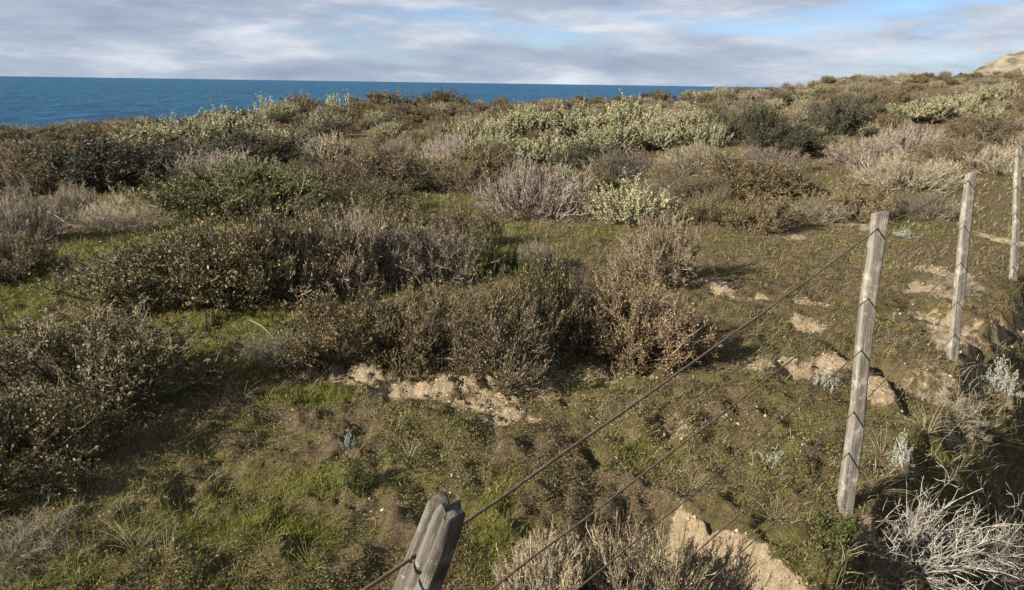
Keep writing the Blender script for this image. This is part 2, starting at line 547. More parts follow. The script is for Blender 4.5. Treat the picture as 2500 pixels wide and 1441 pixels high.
def ground_material():
    m, n, l = mat_new('soil')
    geo = n.new('ShaderNodeNewGeometry')
    sa = n.new('ShaderNodeAttribute'); sa.attribute_name = 'sand'
    ga = n.new('ShaderNodeAttribute'); ga.attribute_name = 'green'
    n1 = nd(n, 'ShaderNodeTexNoise', i_Scale=1.3, i_Detail=8.0, i_Roughness=.65)
    n2 = nd(n, 'ShaderNodeTexNoise', i_Scale=24.0, i_Detail=6.0, i_Roughness=.7)
    n3 = nd(n, 'ShaderNodeTexNoise', i_Scale=90.0, i_Detail=4.0, i_Roughness=.7)
    for q in (n1, n2, n3):
        l.new(geo.outputs['Position'], q.inputs['Vector'])
    soil = ramp(n, l, n2.outputs[0], [(.25, (.055, .038, .022)), (.5, (.125, .090, .054)), (.75, (.22, .165, .105))])
    moss = ramp(n, l, n2.outputs[0], [(.3, (.060, .054, .018)), (.7, (.15, .13, .045))])
    mossf = ramp(n, l, n1.outputs[0], [(.40, (0, 0, 0)), (.60, (1, 1, 1))])
    c = mixc(n, l, mossf, soil, moss)
    gr = ramp(n, l, n2.outputs[0], [(.3, (.06, .065, .014)), (.7, (.14, .14, .03))])
    c = mixc(n, l, ga.outputs['Fac'], c, gr)
    sand = ramp(n, l, n2.outputs[0], [(.25, (.17, .125, .078)), (.5, (.33, .255, .16)), (.75, (.45, .36, .235))])
    sfac = n.new('ShaderNodeMath'); sfac.operation = 'MULTIPLY_ADD'
    l.new(n2.outputs[0], sfac.inputs[0]); sfac.inputs[1].default_value = 1.3; 
    sub = n.new('ShaderNodeMath'); sub.operation = 'SUBTRACT'
    l.new(sa.outputs['Fac'], sub.inputs[0]); sub.inputs[1].default_value = 0.78
    l.new(sub.outputs[0], sfac.inputs[2])
    sf = ramp(n, l, sfac.outputs[0], [(.35, (0, 0, 0)), (.62, (1, 1, 1))])
    c = mixc(n, l, sf, c, sand)
    c = mixc(n, l, 1.0, c, (.88, .86, .86), 'MULTIPLY')
    b = nd(n, 'ShaderNodeBsdfPrincipled', i_Roughness=.95)
    b.inputs['Specular IOR Level'].default_value = .1
    l.new(c, b.inputs['Base Color'])
    bump = nd(n, 'ShaderNodeBump', i_Strength=.9, i_Distance=.035)
    ad = n.new('ShaderNodeMath'); ad.operation = 'ADD'
    l.new(n2.outputs[0], ad.inputs[0]); l.new(n3.outputs[0], ad.inputs[1])
    l.new(ad.outputs[0], bump.inputs['Height'])
    l.new(bump.outputs[0], b.inputs['Normal'])
    out = n.new('ShaderNodeOutputMaterial')
    l.new(b.outputs[0], out.inputs[0])
    return m


M['soil'] = ground_material()


# ------------------------------------------------------------------ ground, sea, far hill
def build_ground():
    aa = np.concatenate([np.linspace(-180, -60, 36, endpoint=False), np.linspace(-60, -40, 20, endpoint=False),
                         np.linspace(-40, 40, 400, endpoint=False), np.linspace(40, 60, 20, endpoint=False), np.linspace(60, 180, 36, endpoint=False)])
    a = np.radians(aa)
    rr = np.concatenate([np.linspace(.15, 1.6, 18, endpoint=False), np.geomspace(1.6, 14, 360, endpoint=False), np.geomspace(14, 320, 90)])
    A, R = np.meshgrid(a, rr)
    x, y = (R * np.sin(A)).ravel(), (R * np.cos(A)).ravel()
    z = terrain(x, y)
    sm, gm = sandmask(x, y), greenmask(x, y)
    na, nr = len(a), len(rr)
    i, j = np.meshgrid(np.arange(nr - 1), np.arange(na), indexing='ij')
    jn = (j + 1) % na
    q = np.stack([i * na + j, (i + 1) * na + j, (i + 1) * na + jn, i * na + jn], -1).reshape(-1, 4)
    g = Geo()
    g.add(np.stack([x, y, z], 1), q)
    c = len(x)
    g.add([[0, 0, z[:na].mean()]])
    g.t.append(np.stack([np.full(na, c), np.arange(na), (np.arange(na) + 1) % na], 1)); g.tm.append(np.zeros(na, np.int32))
    me = g.mesh('ground', [M['soil']], True, {'sand': np.append(sm, 0), 'green': np.append(gm, 0)})
    o = link(bpy.data.objects.new('ground', me))
    tag(o, 'uneven ground of brown soil, moss and pale sandy scars', 'ground', kind='structure')


build_ground()


def build_sea():
    m, n, l = mat_new('sea_water')
    geo = n.new('ShaderNodeNewGeometry')
    mp = n.new('ShaderNodeMapping'); mp.inputs['Scale'].default_value = (.045, .022, .1)
    l.new(geo.outputs['Position'], mp.inputs[0])
    nz = nd(n, 'ShaderNodeTexNoise', i_Scale=1.0, i_Detail=8.0, i_Roughness=.62)
    l.new(mp.outputs[0], nz.inputs['Vector'])
    mp2 = n.new('ShaderNodeMapping'); mp2.inputs['Scale'].default_value = (.0012, .004, .1)
    l.new(geo.outputs['Position'], mp2.inputs[0])
    nz2 = nd(n, 'ShaderNodeTexNoise', i_Scale=1.0, i_Detail=5.0, i_Roughness=.5)
    l.new(mp2.outputs[0], nz2.inputs['Vector'])
    c = ramp(n, l, nz2.outputs[0], [(.3, (.004, .050, .108)), (.7, (.007, .074, .148))])
    chop = ramp(n, l, nz.outputs[0], [(.35, (.55, .60, .66)), (.5, (1, 1, 1)), (.68, (1.9, 1.5, 1.35))])
    c = mixc(n, l, 1.0, c, chop, 'MULTIPLY')
    b = nd(n, 'ShaderNodeBsdfPrincipled', i_Roughness=.35)
    b.inputs['Specular IOR Level'].default_value = .02
    l.new(c, b.inputs['Base Color'])
    bump = nd(n, 'ShaderNodeBump', i_Strength=1.0, i_Distance=26.0)
    l.new(nz.outputs[0], bump.inputs['Height'])
    l.new(bump.outputs[0], b.inputs['Normal'])
    out = n.new('ShaderNodeOutputMaterial')
    l.new(b.outputs[0], out.inputs[0])
    g = Geo()
    aa = np.radians(np.linspace(-180, 180, 96, endpoint=False))
    rr = np.geomspace(25, 60000, 24)
    A, R = np.meshgrid(aa, rr)
    na, nr = len(aa), len(rr)
    i, j = np.meshgrid(np.arange(nr - 1), np.arange(na), indexing='ij')
    jn = (j + 1) % na
    q = np.stack([i * na + j, (i + 1) * na + j, (i + 1) * na + jn, i * na + jn], -1).reshape(-1, 4)
    g.add(np.stack([(R * np.sin(A)).ravel(), (R * np.cos(A)).ravel(), np.full(R.size, -25.0)], 1), q)
    o = link(bpy.data.objects.new('sea', g.mesh('sea', [m], True)))
    tag(o, 'deep blue open sea beyond the shrubs', 'sea', kind='structure')


build_sea()


def build_hill():
    m, n, l = mat_new('bluff')
    geo = n.new('ShaderNodeNewGeometry')
    mp = n.new('ShaderNodeMapping'); mp.inputs['Scale'].default_value = (.08, .08, .35)
    l.new(geo.outputs['Position'], mp.inputs[0])
    nz = nd(n, 'ShaderNodeTexNoise', i_Scale=1.0, i_Detail=7.0, i_Roughness=.65)
    l.new(mp.outputs[0], nz.inputs['Vector'])
    c = ramp(n, l, nz.outputs[0], [(.36, (.055, .05, .028)), (.46, (.15, .122, .08)), (.65, (.25, .205, .14))])
    b = nd(n, 'ShaderNodeBsdfPrincipled', i_Roughness=.95)
    l.new(c, b.inputs['Base Color'])
    bp = nd(n, 'ShaderNodeBump', i_Strength=1.0, i_Distance=4.0)
    l.new(nz.outputs[0], bp.inputs['Height']); l.new(bp.outputs[0], b.inputs['Normal'])
    out = n.new('ShaderNodeOutputMaterial'); l.new(b.outputs[0], out.inputs[0])
    # a sandy bluff some 400 m off, steep towards the sea on its left
    N = 90
    u, v = np.meshgrid(np.linspace(0, 1, N), np.linspace(0, 1, N))
    x = 220.5 + u * 190
    y = 250 + v * 170
    crest = 26.0 * sstep(0, .30, u + .06 * fbm(u * 9, v * 9, 4, 61)) * sstep(0, .28, v + .05 * fbm(u * 7, v * 8, 4, 63)) * sstep(1, .75, v)
    z = 3.2 + crest + 4.0 * fbm(u * 16, v * 16, 5, 65) * sstep(0, .1, u) * sstep(0, .1, v)
    z = np.where((u < .01) | (v < .01), -4, z)
    g = Geo()
    i, j = np.meshgrid(np.arange(N - 1), np.arange(N - 1), indexing='ij')
    q = np.stack([i * N + j, i * N + j + 1, (i + 1) * N + j + 1, (i + 1) * N + j], -1).reshape(-1, 4)
    g.add(np.stack([x.ravel(), y.ravel(), z.ravel()], 1), q)
    o = link(bpy.data.objects.new('hill', g.mesh('hill', [m], True)))
    tag(o, 'pale sandy bluff in the far distance at the right', 'hill', kind='structure')


build_hill()


# ------------------------------------------------------------------ fence of weathered posts and rusty wire
def wood_mat(name, dark=1.0):
    m, n, l = mat_new(name)
    tcn = n.new('ShaderNodeTexCoord')
    mp = n.new('ShaderNodeMapping'); mp.inputs['Scale'].default_value = (28, 28, 1.6)
    l.new(tcn.outputs['Object'], mp.inputs[0])
    n1 = nd(n, 'ShaderNodeTexNoise', i_Scale=1.6, i_Detail=8.0, i_Roughness=.7, i_Distortion=.5)
    l.new(mp.outputs[0], n1.inputs['Vector'])
    n2 = nd(n, 'ShaderNodeTexNoise', i_Scale=16.0, i_Detail=6.0, i_Roughness=.7)
    l.new(tcn.outputs['Object'], n2.inputs['Vector'])
    mp3 = n.new('ShaderNodeMapping'); mp3.inputs['Scale'].default_value = (24, 24, 70)
    l.new(tcn.outputs['Object'], mp3.inputs[0])
    n3 = nd(n, 'ShaderNodeTexNoise', i_Scale=1.0, i_Detail=3.0, i_Roughness=.6)
    l.new(mp3.outputs[0], n3.inputs['Vector'])
    c = ramp(n, l, n1.outputs[0], [(.34, tuple(dark * k for k in (.06, .048, .035))), (.47, tuple(dark * k for k in (.22, .19, .15))),
                                   (.70, tuple(dark * k for k in (.40, .36, .29)))])
    pale = ramp(n, l, n2.outputs[0], [(.50, (0, 0, 0)), (.66, (1, 1, 1))])
    c = mixc(n, l, pale, c, (.48 * dark, .44 * dark, .35 * dark))
    fleck = ramp(n, l, n3.outputs[0], [(.66, (0, 0, 0)), (.72, (1, 1, 1))])
    c = mixc(n, l, fleck, c, (.58 * dark, .54 * dark, .45 * dark))
    b = nd(n, 'ShaderNodeBsdfPrincipled', i_Roughness=.85)
    b.inputs['Specular IOR Level'].default_value = .15
    l.new(c, b.inputs['Base Color'])
    bp = nd(n, 'ShaderNodeBump', i_Strength=1.0, i_Distance=.010)
    l.new(n1.outputs[0], bp.inputs['Height']); l.new(bp.outputs[0], b.inputs['Normal'])
    out = n.new('ShaderNodeOutputMaterial'); l.new(b.outputs[0], out.inputs[0])
    return m


M['wood'] = wood_mat('weathered_wood', .54)
M['wood_grey'] = wood_mat('weathered_wood_grey', .36)
m, n, l = mat_new('rusty_wire')
nz = nd(n, 'ShaderNodeTexNoise', i_Scale=60.0, i_Detail=4.0)
gm_ = n.new('ShaderNodeNewGeometry'); l.new(gm_.outputs['Position'], nz.inputs['Vector'])
b = nd(n, 'ShaderNodeBsdfPrincipled', i_Roughness=.7, i_Metallic=.2)
l.new(ramp(n, l, nz.outputs[0], [(.3, (.050, .033, .022)), (.7, (.14, .092, .060))]), b.inputs['Base Color'])
o_ = n.new('ShaderNodeOutputMaterial'); l.new(b.outputs[0], o_.inputs[0])
M['wire'] = m


def post_mesh(name, length, w, t, seed, split=False, mat='wood'):
    """a hewn post, wider than thick, with worn edges, a ragged top and slight bends; x = width, y = thickness"""
    rng = np.random.default_rng(seed)
    K, S = 60, 56
    s = np.linspace(0, 1, K)
    fine_ = np.linspace(0, 2 * np.pi, 4001)
    ca, sa_ = np.cos(fine_), np.sin(fine_)
    e = 0.30
    fx, fy = np.sign(ca) * np.abs(ca) ** e, np.sign(sa_) * np.abs(sa_) ** e
    arc = np.concatenate([[0], np.cumsum(np.hypot(np.diff(fx * w), np.diff(fy * t)))])
    want = np.linspace(0, arc[-1], S, endpoint=False)
    px_, py_ = np.interp(want, arc, fx), np.interp(want, arc, fy)
    ang = np.interp(want, arc, fine_)
    bx = 0.010 * np.sin(s * 3 + seed) + 0.004 * np.sin(s * 11 + seed * 2)
    wid = w / 2 * (1 + .08 * np.sin(s * 5 + seed) + .03 * np.sin(s * 17 + seed)) * (1.05 - .12 * s)
    v = np.empty((K, S, 3))
    jx = fbm(ang[None] * 2 + 9, s[:, None] * 9 + seed, 3, seed)
    v[..., 0] = bx[:, None] + wid[:, None] * px_ * (1 + .09 * jx)
    v[..., 1] = (t / 2) * py_[None] * (1 + .13 * jx)
    v[..., 2] = s[:, None] * length
    top = 0.010 * fbm(v[-1, :, 0] * 40 + seed, v[-1, :, 1] * 40, 2, seed + 4) + .18 * v[-1, :, 0]
    for k in range(1, 7):
        v[-k, :, 2] += top * (1 - (k - 1) / 6)
    groove_top = None
    if split:
        # two deep weathering cracks running down from the top of the near face
        for gx, dep, gl in ((-.32, .012, .16), (.28, .011, .30)):
            for k in range(K):
                f = max(0, 1 - (1 - s[k]) * length / gl)
                if f <= 0:
                    continue
                u_ = (v[k, :, 0] - bx[k]) / (w / 2) - gx - .10 * math.sin((1 - s[k]) * 22 + gx * 9)
                dent = np.exp(-(u_ / .085) ** 2)
                v[k, :, 1] += dent * (py_ < -.5) * dep * f ** .5
                if k >= K - 4:
                    v[k, :, 2] -= dent * .010 * (k - K + 5) / 4
            # lobes between the cracks weather to uneven heights
        v[-1, :, 2] += .010 * np.sin(px_ * 5 + 1.0)
        v[-3:, :, 0] = bx[-3:, None] + (v[-3:, :, 0] - bx[-3:, None]) * np.array([.98, .95, .88])[:, None]
    g = Geo()
    i, j = np.meshgrid(np.arange(K - 1), np.arange(S), indexing='ij')
    jn = (j + 1) % S
    q = np.stack([i * S + j, i * S + jn, (i + 1) * S + jn, (i + 1) * S + j], -1).reshape(-1, 4)
    g.add(v.reshape(-1, 3), q)
    # worn top: inner ring then a centre point, sunk unevenly
    ring = v[-1].copy()
    cen = ring.mean(0)
    inner = cen + (ring - cen) * .55
    inner[:, 2] += .003 + .006 * fbm(inner[:, 0] * 90, inner[:, 1] * 90, 2, seed + 8)
    g.add(np.concatenate([ring, inner, [cen + [0, 0, .003]]]),
          [[k, (k + 1) % S, S + (k + 1) % S, S + k] for k in range(S)],
          [[S + k, S + (k + 1) % S, 2 * S] for k in range(S)])
    me = g.mesh(name, [M[mat]], True)
    return me


fence = empty('wire_fence', (float(FENCE[2, 0]), float(FENCE[2, 1]), 0))
tag(fence, 'weathered wooden post fence strung with rusty wires, running away to the right', 'fence')


def post_matrix(base, top, yaw):
    z = Vector(top - base).normalized()
    x = Vector((math.cos(yaw), math.sin(yaw), 0))
    x = (x - z * x.dot(z)).normalized()
    y = z.cross(x)
    mt = Matrix((x, y, z)).transposed().to_4x4()
    mt.translation = Vector(base)
    return mt


def ztop(px, py, dist):
    r = ray(px, py)
    return CAMZ + r[2] / math.hypot(r[0], r[1]) * dist


posts = []
defs = [  # base pixel, top pixel, width, thickness, label
    (None, (1085, 1212), .056, .044, 'near split grey post cropped by the bottom of the frame'),
    ((2060, 1240), (2152, 520), .064, .044, 'tall pale post standing above the eroded bank'),
    ((2328, 872), (2367, 423), .066, .044, 'second tall post, beside the sandy pits'),
    ((2472, 690), (2489, 362), .068, .044, 'post at the right edge of the frame'),
    (None, (2502, 352), .09, .06, 'farthest post, cut off by the right edge of the frame')]
inv_f = Matrix.Translation(-fence.location)
for k, (bp_, tp_, w, t, lab) in enumerate(defs):
    if bp_ is None:
        if k == 0:
            base = np.array([-0.52, 0.86, -.1]); top = np.array([-0.098, 0.885, 1.225])
        else:
            base = np.array([6.78, 8.62, -.1]); top = np.array([6.80, 8.60, 1.30])
            base[2] = terr1(base[0], base[1]) - .1
    else:
        base = on_plane(*bp_, 0.0)
        d0 = math.hypot(base[0], base[1]) * 1.035
        r = ray(*tp_)
        top = np.array([0, 0, CAMZ]) + r * (d0 / math.hypot(r[0], r[1]))
        base = base + (base - top) * 0.3
    L = float(np.linalg.norm(top - base))
    me = post_mesh('post', L, w, t, 11 + k * 3, split=(k == 0), mat='wood_grey' if k == 0 else 'wood')
    o = bpy.data.objects.new('post', me)
    link(o, fence)
    yaw = math.radians([-36, 4, 8, 10, 10][k])
    o.matrix_parent_inverse = inv_f
    o.matrix_basis = post_matrix(base, top, yaw)
    o['label'] = lab
    posts.append((base, top, o, w, t, yaw))


def post_point(k, z):
    b, t = posts[k][0], posts[k][1]
    return b + (t - b) * ((z - b[2]) / (t[2] - b[2]))


def z_at_px(k, py):
    b, t = posts[k][0], posts[k][1]
    best = None
    for f in np.linspace(0, 1, 400):
        p = b + (t - b) * f
        v = p - np.array([0, 0, CAMZ])
        # project to the photo's row
        fw = v[1] * math.cos(PITCH) - v[2] * math.sin(PITCH)
        up = v[1] * math.sin(PITCH) + v[2] * math.cos(PITCH)
        X, Y = v[0] / fw * FPX, up / fw * FPX
        c, s = math.cos(ROLL), math.sin(ROLL)
        yy = 720.5 - (-s * X + c * Y)
        e_ = abs(yy - py)
        if best is None or e_ < best[0]:
            best = (e_, p[2])
    return best[1]


rows2 = [556, 725, 850, 1000, 1100]
rows3 = [441, 551, 640, 735, 814]
rows4 = [377, 455, 520, 592, 650]
for s in range(5):
    z2, z3, z4 = z_at_px(1, rows2[s]), z_at_px(2, rows3[s]), z_at_px(3, rows4[s])
    z1 = [1.145, z2 - .03, z2 - .02, z2, z2][s]
    P = []
    for k, z in ((0, z1), (1, z2), (2, z3), (3, z4), (4, z4)):
        p = post_point(k, z)
        nrm = np.array([math.sin(posts[k][5]), -math.cos(posts[k][5]), 0])     # outward from the lit broad face
        P.append(p)
    P0 = np.array([-3.1, -2.7, z1 - .02])
    pts = [P0]
    for a, b_ in zip([P0] + P[:-1], P):
        n_ = 14
        for q in range(1, n_ + 1):
            f = q / n_
            c_ = a + (b_ - a) * f
            sag = -0.012 * 4 * f * (1 - f) * (0.6 + .5 * ((s * 7) % 3) / 2)
            pts.append(c_ + np.array([0.0015 * math.sin(q * 2.1 + s), 0, sag + .0015 * math.sin(q * 3.3 + s * 2)]))
    pts = np.array(pts)[None]
    g = Geo()
    rad = .0029 if s == 0 else .0024
    tubes(g, pts, np.full(pts.shape[:2], rad), sides=6, cap=True)
    o = bpy.data.objects.new('wire', g.mesh('wire', [M['wire']], True))
    link(o, fence); o.matrix_parent_inverse = inv_f
    # staple or tie that pins the strand to each post
    for k in range(4):
        c_ = P[k]
        wd = unit(P[k] - (P[k - 1] if k else P0))
        nrm = np.array([math.sin(posts[k][5]), -math.cos(posts[k][5]), 0])
        c_ = c_ - wd * min(.07, (posts[k][4] / 2 + .003) / max(.2, -float(wd @ nrm)))
        xdir = np.array([math.cos(posts[k][5]), math.sin(posts[k][5]), 0])
        arc = []
        for q in range(7):
            f = q / 6 * math.pi
            arc.append(c_ + nrm * (.004 * math.sin(f) - .003) + np.array([0, 0, .006 * math.cos(f)]))
        g = Geo()
        tubes(g, np.array(arc)[None], np.full((1, 7), .0013), sides=5, cap=True)
        so = bpy.data.objects.new('staple', g.mesh('staple', [M['wire']], True))
        link(so, posts[k][2])
        so.matrix_parent_inverse = (Matrix.Translation(fence.location) @ inv_f @ posts[k][2].matrix_basis).inverted()


# ------------------------------------------------------------------ shrubs
def envelope(R, H, ct, st):
    return 1.0 / np.sqrt((st / R) ** 2 + (ct / H) ** 2)


def shrub_geo(seed, R, H, style, ns, nb, nt, nsp, nleaf, leafL, leafW, sprig, twig_r=.0022, leaf_mat=1, low=88, base_spread=.25):
    """twig tubes (material 0) and leaves (material 1) of one shrub, as two Geo"""
    rng = np.random.default_rng(seed)
    gb, gl = Geo(), Geo()
    th = np.arccos(1 - rng.random(ns) * (1 - math.cos(math.radians(low))))
    ph = np.arange(ns) * 2.39996 + rng.normal(0, .3, ns)
    d = np.stack([np.sin(th) * np.cos(ph), np.sin(th) * np.sin(ph), np.cos(th)], 1)
    lump = (0.92 if style == 'broom' else 0.82) + (0.14 if style == 'broom' else 0.28) * rng.random(ns)
    env = envelope(R, H, np.cos(th), np.sin(th)) * lump
    rb = base_spread * R
    st = np.stack([rb * d[:, 0] * rng.random(ns), rb * d[:, 1] * rng.random(ns), np.full(ns, -.02)], 1)
    if style == 'broom':
        S0 = walk(rng, st, d + [0, 0, .05], env * rng.uniform(.35, .66, ns), 5, .03, .12)
        tubes(gb, S0, np.linspace(twig_r * 2.8, twig_r * 1.4, 5)[None] * np.ones((ns, 1)), 4)
        p, tn, i, t = pick(rng, S0, nb, .3, 1)
        S1 = walk(rng, p, tn + .42 * rng.normal(size=p.shape) + [0, 0, .18], env[i] * rng.uniform(.18, .36, len(p)), 3, .10, .14)
        tubes(gb, S1, np.linspace(twig_r * 1.4, twig_r, 3)[None] * np.ones((len(p), 1)), 3)
        p, tn, i, t = pick(rng, S1, nt, .3, 1)
        S2 = walk(rng, p, tn + .45 * rng.normal(size=p.shape) + [0, 0, .35], sprig * rng.uniform(1.0, 2.0, len(p)), 3, .12, .15)
    elif style == 'arch':
        S0 = walk(rng, st, d + [0, 0, .5], env * rng.uniform(.8, 1.15, ns), 8, -.10, .13)
        tubes(gb, S0, np.linspace(twig_r * 1.9, twig_r * .9, 8)[None] * np.ones((ns, 1)), 4)
        p, tn, i, t = pick(rng, S0, nb, .25, 1)
        S1 = walk(rng, p, tn + .55 * rng.normal(size=p.shape), env[i] * rng.uniform(.15, .4, len(p)), 5, -.04, .16)
        tubes(gb, S1, np.linspace(twig_r, twig_r * .6, 5)[None] * np.ones((len(p), 1)), 3)
        p, tn, i, t = pick(rng, S1, nt, .2, 1)
        S2 = walk(rng, p, tn + .8 * rng.normal(size=p.shape), sprig * rng.uniform(.6, 1.6, len(p)), 3, 0, .2)
    else:
        S0 = walk(rng, st, d, env * .55, 5, .02, .14)
        tubes(gb, S0, np.linspace(twig_r * 3.6, twig_r * 2, 5)[None] * np.ones((ns, 1)), 4)
        p, tn, i, t = pick(rng, S0, nb, .35, 1)
        out = unit(p + [0, 0, .3 * H])
        S1 = walk(rng, p, tn * .7 + out * .5 + .55 * rng.normal(size=p.shape) + [0, 0, .1], env[i] * rng.uniform(.22, .40, len(p)), 4, .06, .16)
        tubes(gb, S1, np.linspace(twig_r * 1.9, twig_r * 1.1, 4)[None] * np.ones((len(p), 1)), 3)
        p, tn, i, t = pick(rng, S1, nt, .25, 1)
        upw = .75 if style == 'plume' else .3
        S2 = walk(rng, p, tn + (.4 if style == 'plume' else .6) * rng.normal(size=p.shape) + [0, 0, upw], sprig * rng.uniform(1.2, 2.8, len(p)), 3, .12, .15)
    S2[..., 2] = np.maximum(S2[..., 2], .0)
    tubes(gb, S2, np.linspace(twig_r, twig_r * .6, 3)[None] * np.ones((len(S2), 1)), 3)
    if style == 'plume':
        # thick plumes of small leaves packed round the outer end of every twig
        n = len(S2)
        idx = np.repeat(np.arange(n), nleaf)
        f = rng.uniform(.0, 1.12, len(idx))[:, None]
        a, b_ = S2[idx, 0], S2[idx, 2]
        p = a + (b_ - a) * f
        ax = unit(b_ - a)
        rd = unit(np.cross(ax, rng.normal(size=p.shape)))
        dd = unit(ax * .55 + rd)
        leaves(gl, p, dd, leafL * rng.uniform(.6, 1.2, len(idx)) * (1.15 - .5 * f[:, 0]), leafW * rng.uniform(.7, 1.2, len(idx)), rng)
        return gb, gl
    if nsp:
        p, tn, i, t = pick(rng, S2, nsp, .2, 1)
        S3 = walk(rng, p, tn + .55 * rng.normal(size=p.shape) + [0, 0, .25], sprig * rng.uniform(.5, 1.3, len(p)), 2, 0, .0)
        cones(gb, S3[:, 0], S3[:, 1], twig_r * .9)
    else:
        S3 = S2
    if nleaf:
        p, tn, i, t = pick(rng, S3, nleaf, .15, 1.0)
        leaves(gl, p, tn * .8 + .9 * rng.normal(size=p.shape) + [0, 0, .15], leafL * rng.uniform(.45, 1.5, len(p)),
               leafW * rng.uniform(.55, 1.4, len(p)), rng)
    return gb, gl


PROTO = {}


def proto(kind, var, seed, R, H, style, twig, leaf, near=True, **kw):
    gb, gl = shrub_geo(seed, R, H, style, **kw)
    allv = np.concatenate([gb.verts()] + ([gl.verts()] if gl.n else []))
    rr = np.percentile(np.hypot(allv[:, 0], allv[:, 1]), 97.5)
    hh = np.percentile(allv[:, 2], 99.8 if style == 'plume' else 99.2)
    d = {'w': 2 * rr, 'h': hh}
    if near:
        d['branchwork'] = gb.mesh(kind + '_branchwork', [M[twig]])
        d['foliage'] = gl.mesh(kind + '_foliage', [M[leaf]]) if gl.n else None
    else:
        if gl.n:
            for a_, q_, r_ in zip(gl.v, gl.q, gl.r):
                gb.add(a_, q_, None, 1, r_)
        d['single'] = gb.mesh(kind + '_shrub', [M[twig], M[leaf]])
    PROTO.setdefault(kind, []).append(d)


# near kinds
for v in range(2):
    proto('gold', v, 100 + v, .47, .52, 'bushy', 'twig_brown', 'leaf_gold', ns=38, nb=7, nt=7, nsp=3, nleaf=2, leafL=.015, leafW=.0072, sprig=.028, twig_r=.0015)
proto('rust', 0, 110, .42, .52, 'bushy', 'twig_tan', 'leaf_rust', ns=54, nb=7, nt=7, nsp=4, nleaf=2, leafL=.015, leafW=.007, sprig=.028, twig_r=.0015, base_spread=.4)
for v in range(2):
    proto('olive', v, 120 + v, .55, .55, 'bushy', 'twig_brown', 'leaf_olive', ns=40, nb=7, nt=8, nsp=3, nleaf=2, leafL=.015, leafW=.0078, sprig=.030, twig_r=.0014)
for v in range(2):
    proto('drab', v, 130 + v, .55, .55, 'bushy', 'twig_tan', 'leaf_drab', ns=40, nb=7, nt=7, nsp=3, nleaf=2, leafL=.014, leafW=.007, sprig=.030, twig_r=.0015)
proto('heath', 0, 135, .55, .50, 'bushy', 'twig_mauve', 'leaf_drab', ns=44, nb=7, nt=7, nsp=4, nleaf=1, leafL=.014, leafW=.007, sprig=.034, twig_r=.0016, base_spread=.4)
for v in range(2):
    proto('mauve', v, 140 + v, .80, .70, 'broom', 'twig_mauve', 'leaf_drab', ns=90, nb=6, nt=5, nsp=4, nleaf=0, leafL=.012, leafW=.006, sprig=.042, twig_r=.0024, base_spread=.5)
for v in range(2):
    proto('straw', v, 150 + v, .80, .70, 'broom', 'twig_straw', 'leaf_drab', ns=80, nb=6, nt=5, nsp=3, nleaf=1, leafL=.018, leafW=.006, sprig=.048, twig_r=.0022, base_spread=.5)
for v in range(3):
    proto('silver', v, 160 + v, .62, .80, 'plume', 'twig_brown', 'leaf_silver', ns=30, nb=4, nt=2, nsp=0, nleaf=66, leafL=.034, leafW=.018, sprig=.115, twig_r=.004)
proto('silver_tall', 0, 165, .50, .90, 'plume', 'twig_brown', 'leaf_silver', ns=22, nb=3, nt=2, nsp=0, nleaf=80, leafL=.034, leafW=.018, sprig=.15, twig_r=.004, low=68, base_spread=.5)
proto('green', 0, 170, 1.2, .80, 'bushy', 'twig_brown', 'leaf_green', ns=70, nb=7, nt=7, nsp=3, nleaf=3, leafL=.028, leafW=.015, sprig=.05, twig_r=.0024)
for v in range(2):
    proto('dark', v, 180 + v, .9, .85, 'bushy', 'twig_dark', 'leaf_dark', ns=50, nb=6, nt=6, nsp=2, nleaf=4, leafL=.032, leafW=.016, sprig=.055, twig_r=.003)
proto('grey', 0, 190, .42, .34, 'arch', 'twig_straw', 'leaf_drab', ns=70, nb=5, nt=7, nsp=2, nleaf=0, leafL=.012, leafW=.004, sprig=.045, twig_r=.0010)
proto('white', 0, 200, .42, .42, 'arch', 'twig_white', 'leaf_grey', ns=60, nb=4, nt=4, nsp=1, nleaf=1, leafL=.010, leafW=.003, sprig=.045, twig_r=.0012)
proto('stubby', 0, 210, .34, .36, 'broom', 'twig_cream', 'leaf_gold', ns=80, nb=5, nt=4, nsp=3, nleaf=1, leafL=.015, leafW=.0045, sprig=.026, twig_r=.0013, low=62, base_spread=.8)
proto('bright', 0, 220, .22, .30, 'bushy', 'twig_brown', 'leaf_bright', ns=16, nb=5, nt=6, nsp=2, nleaf=4, leafL=.016, leafW=.009, sprig=.03, twig_r=.0016)
proto('ash', 0, 230, .13, .12, 'arch', 'twig_white', 'leaf_grey', ns=22, nb=4, nt=4, nsp=0, nleaf=14, leafL=.010, leafW=.0035, sprig=.022, twig_r=.0008)
proto('bare', 0, 240, .22, .34, 'bushy', 'twig_dark', 'leaf_dark', ns=16, nb=5, nt=5, nsp=3, nleaf=0, leafL=.01, leafW=.004, sprig=.035, twig_r=.0020, low=60)
def tuft(seed, n, L, mat_):
    rng = np.random.default_rng(seed)
    az = rng.random(n) * 2 * np.pi
    d = np.stack([np.cos(az) * .5, np.sin(az) * .5, np.ones(n)], 1) + .25 * rng.normal(size=(n, 3))
    st = np.stack([np.cos(az) * .012, np.sin(az) * .012, 0 * az - .01], 1)
    g = Geo()
    P_ = walk(rng, st, d, L * rng.uniform(.4, 1.0, n), 7, -.16, .05)
    P_[..., 2] = np.maximum(P_[..., 2], .002)
    tubes(g, P_, np.linspace(.0013, .0004, 7)[None] * np.ones((n, 1)), 3)
    return g.mesh('tuft_blades', [M[mat_]])


TUFTS = [tuft(501, 26, .24, 'grass_dry'), tuft(502, 40, .20, 'grass_dry'), tuft(503, 30, .16, 'grass_green')]
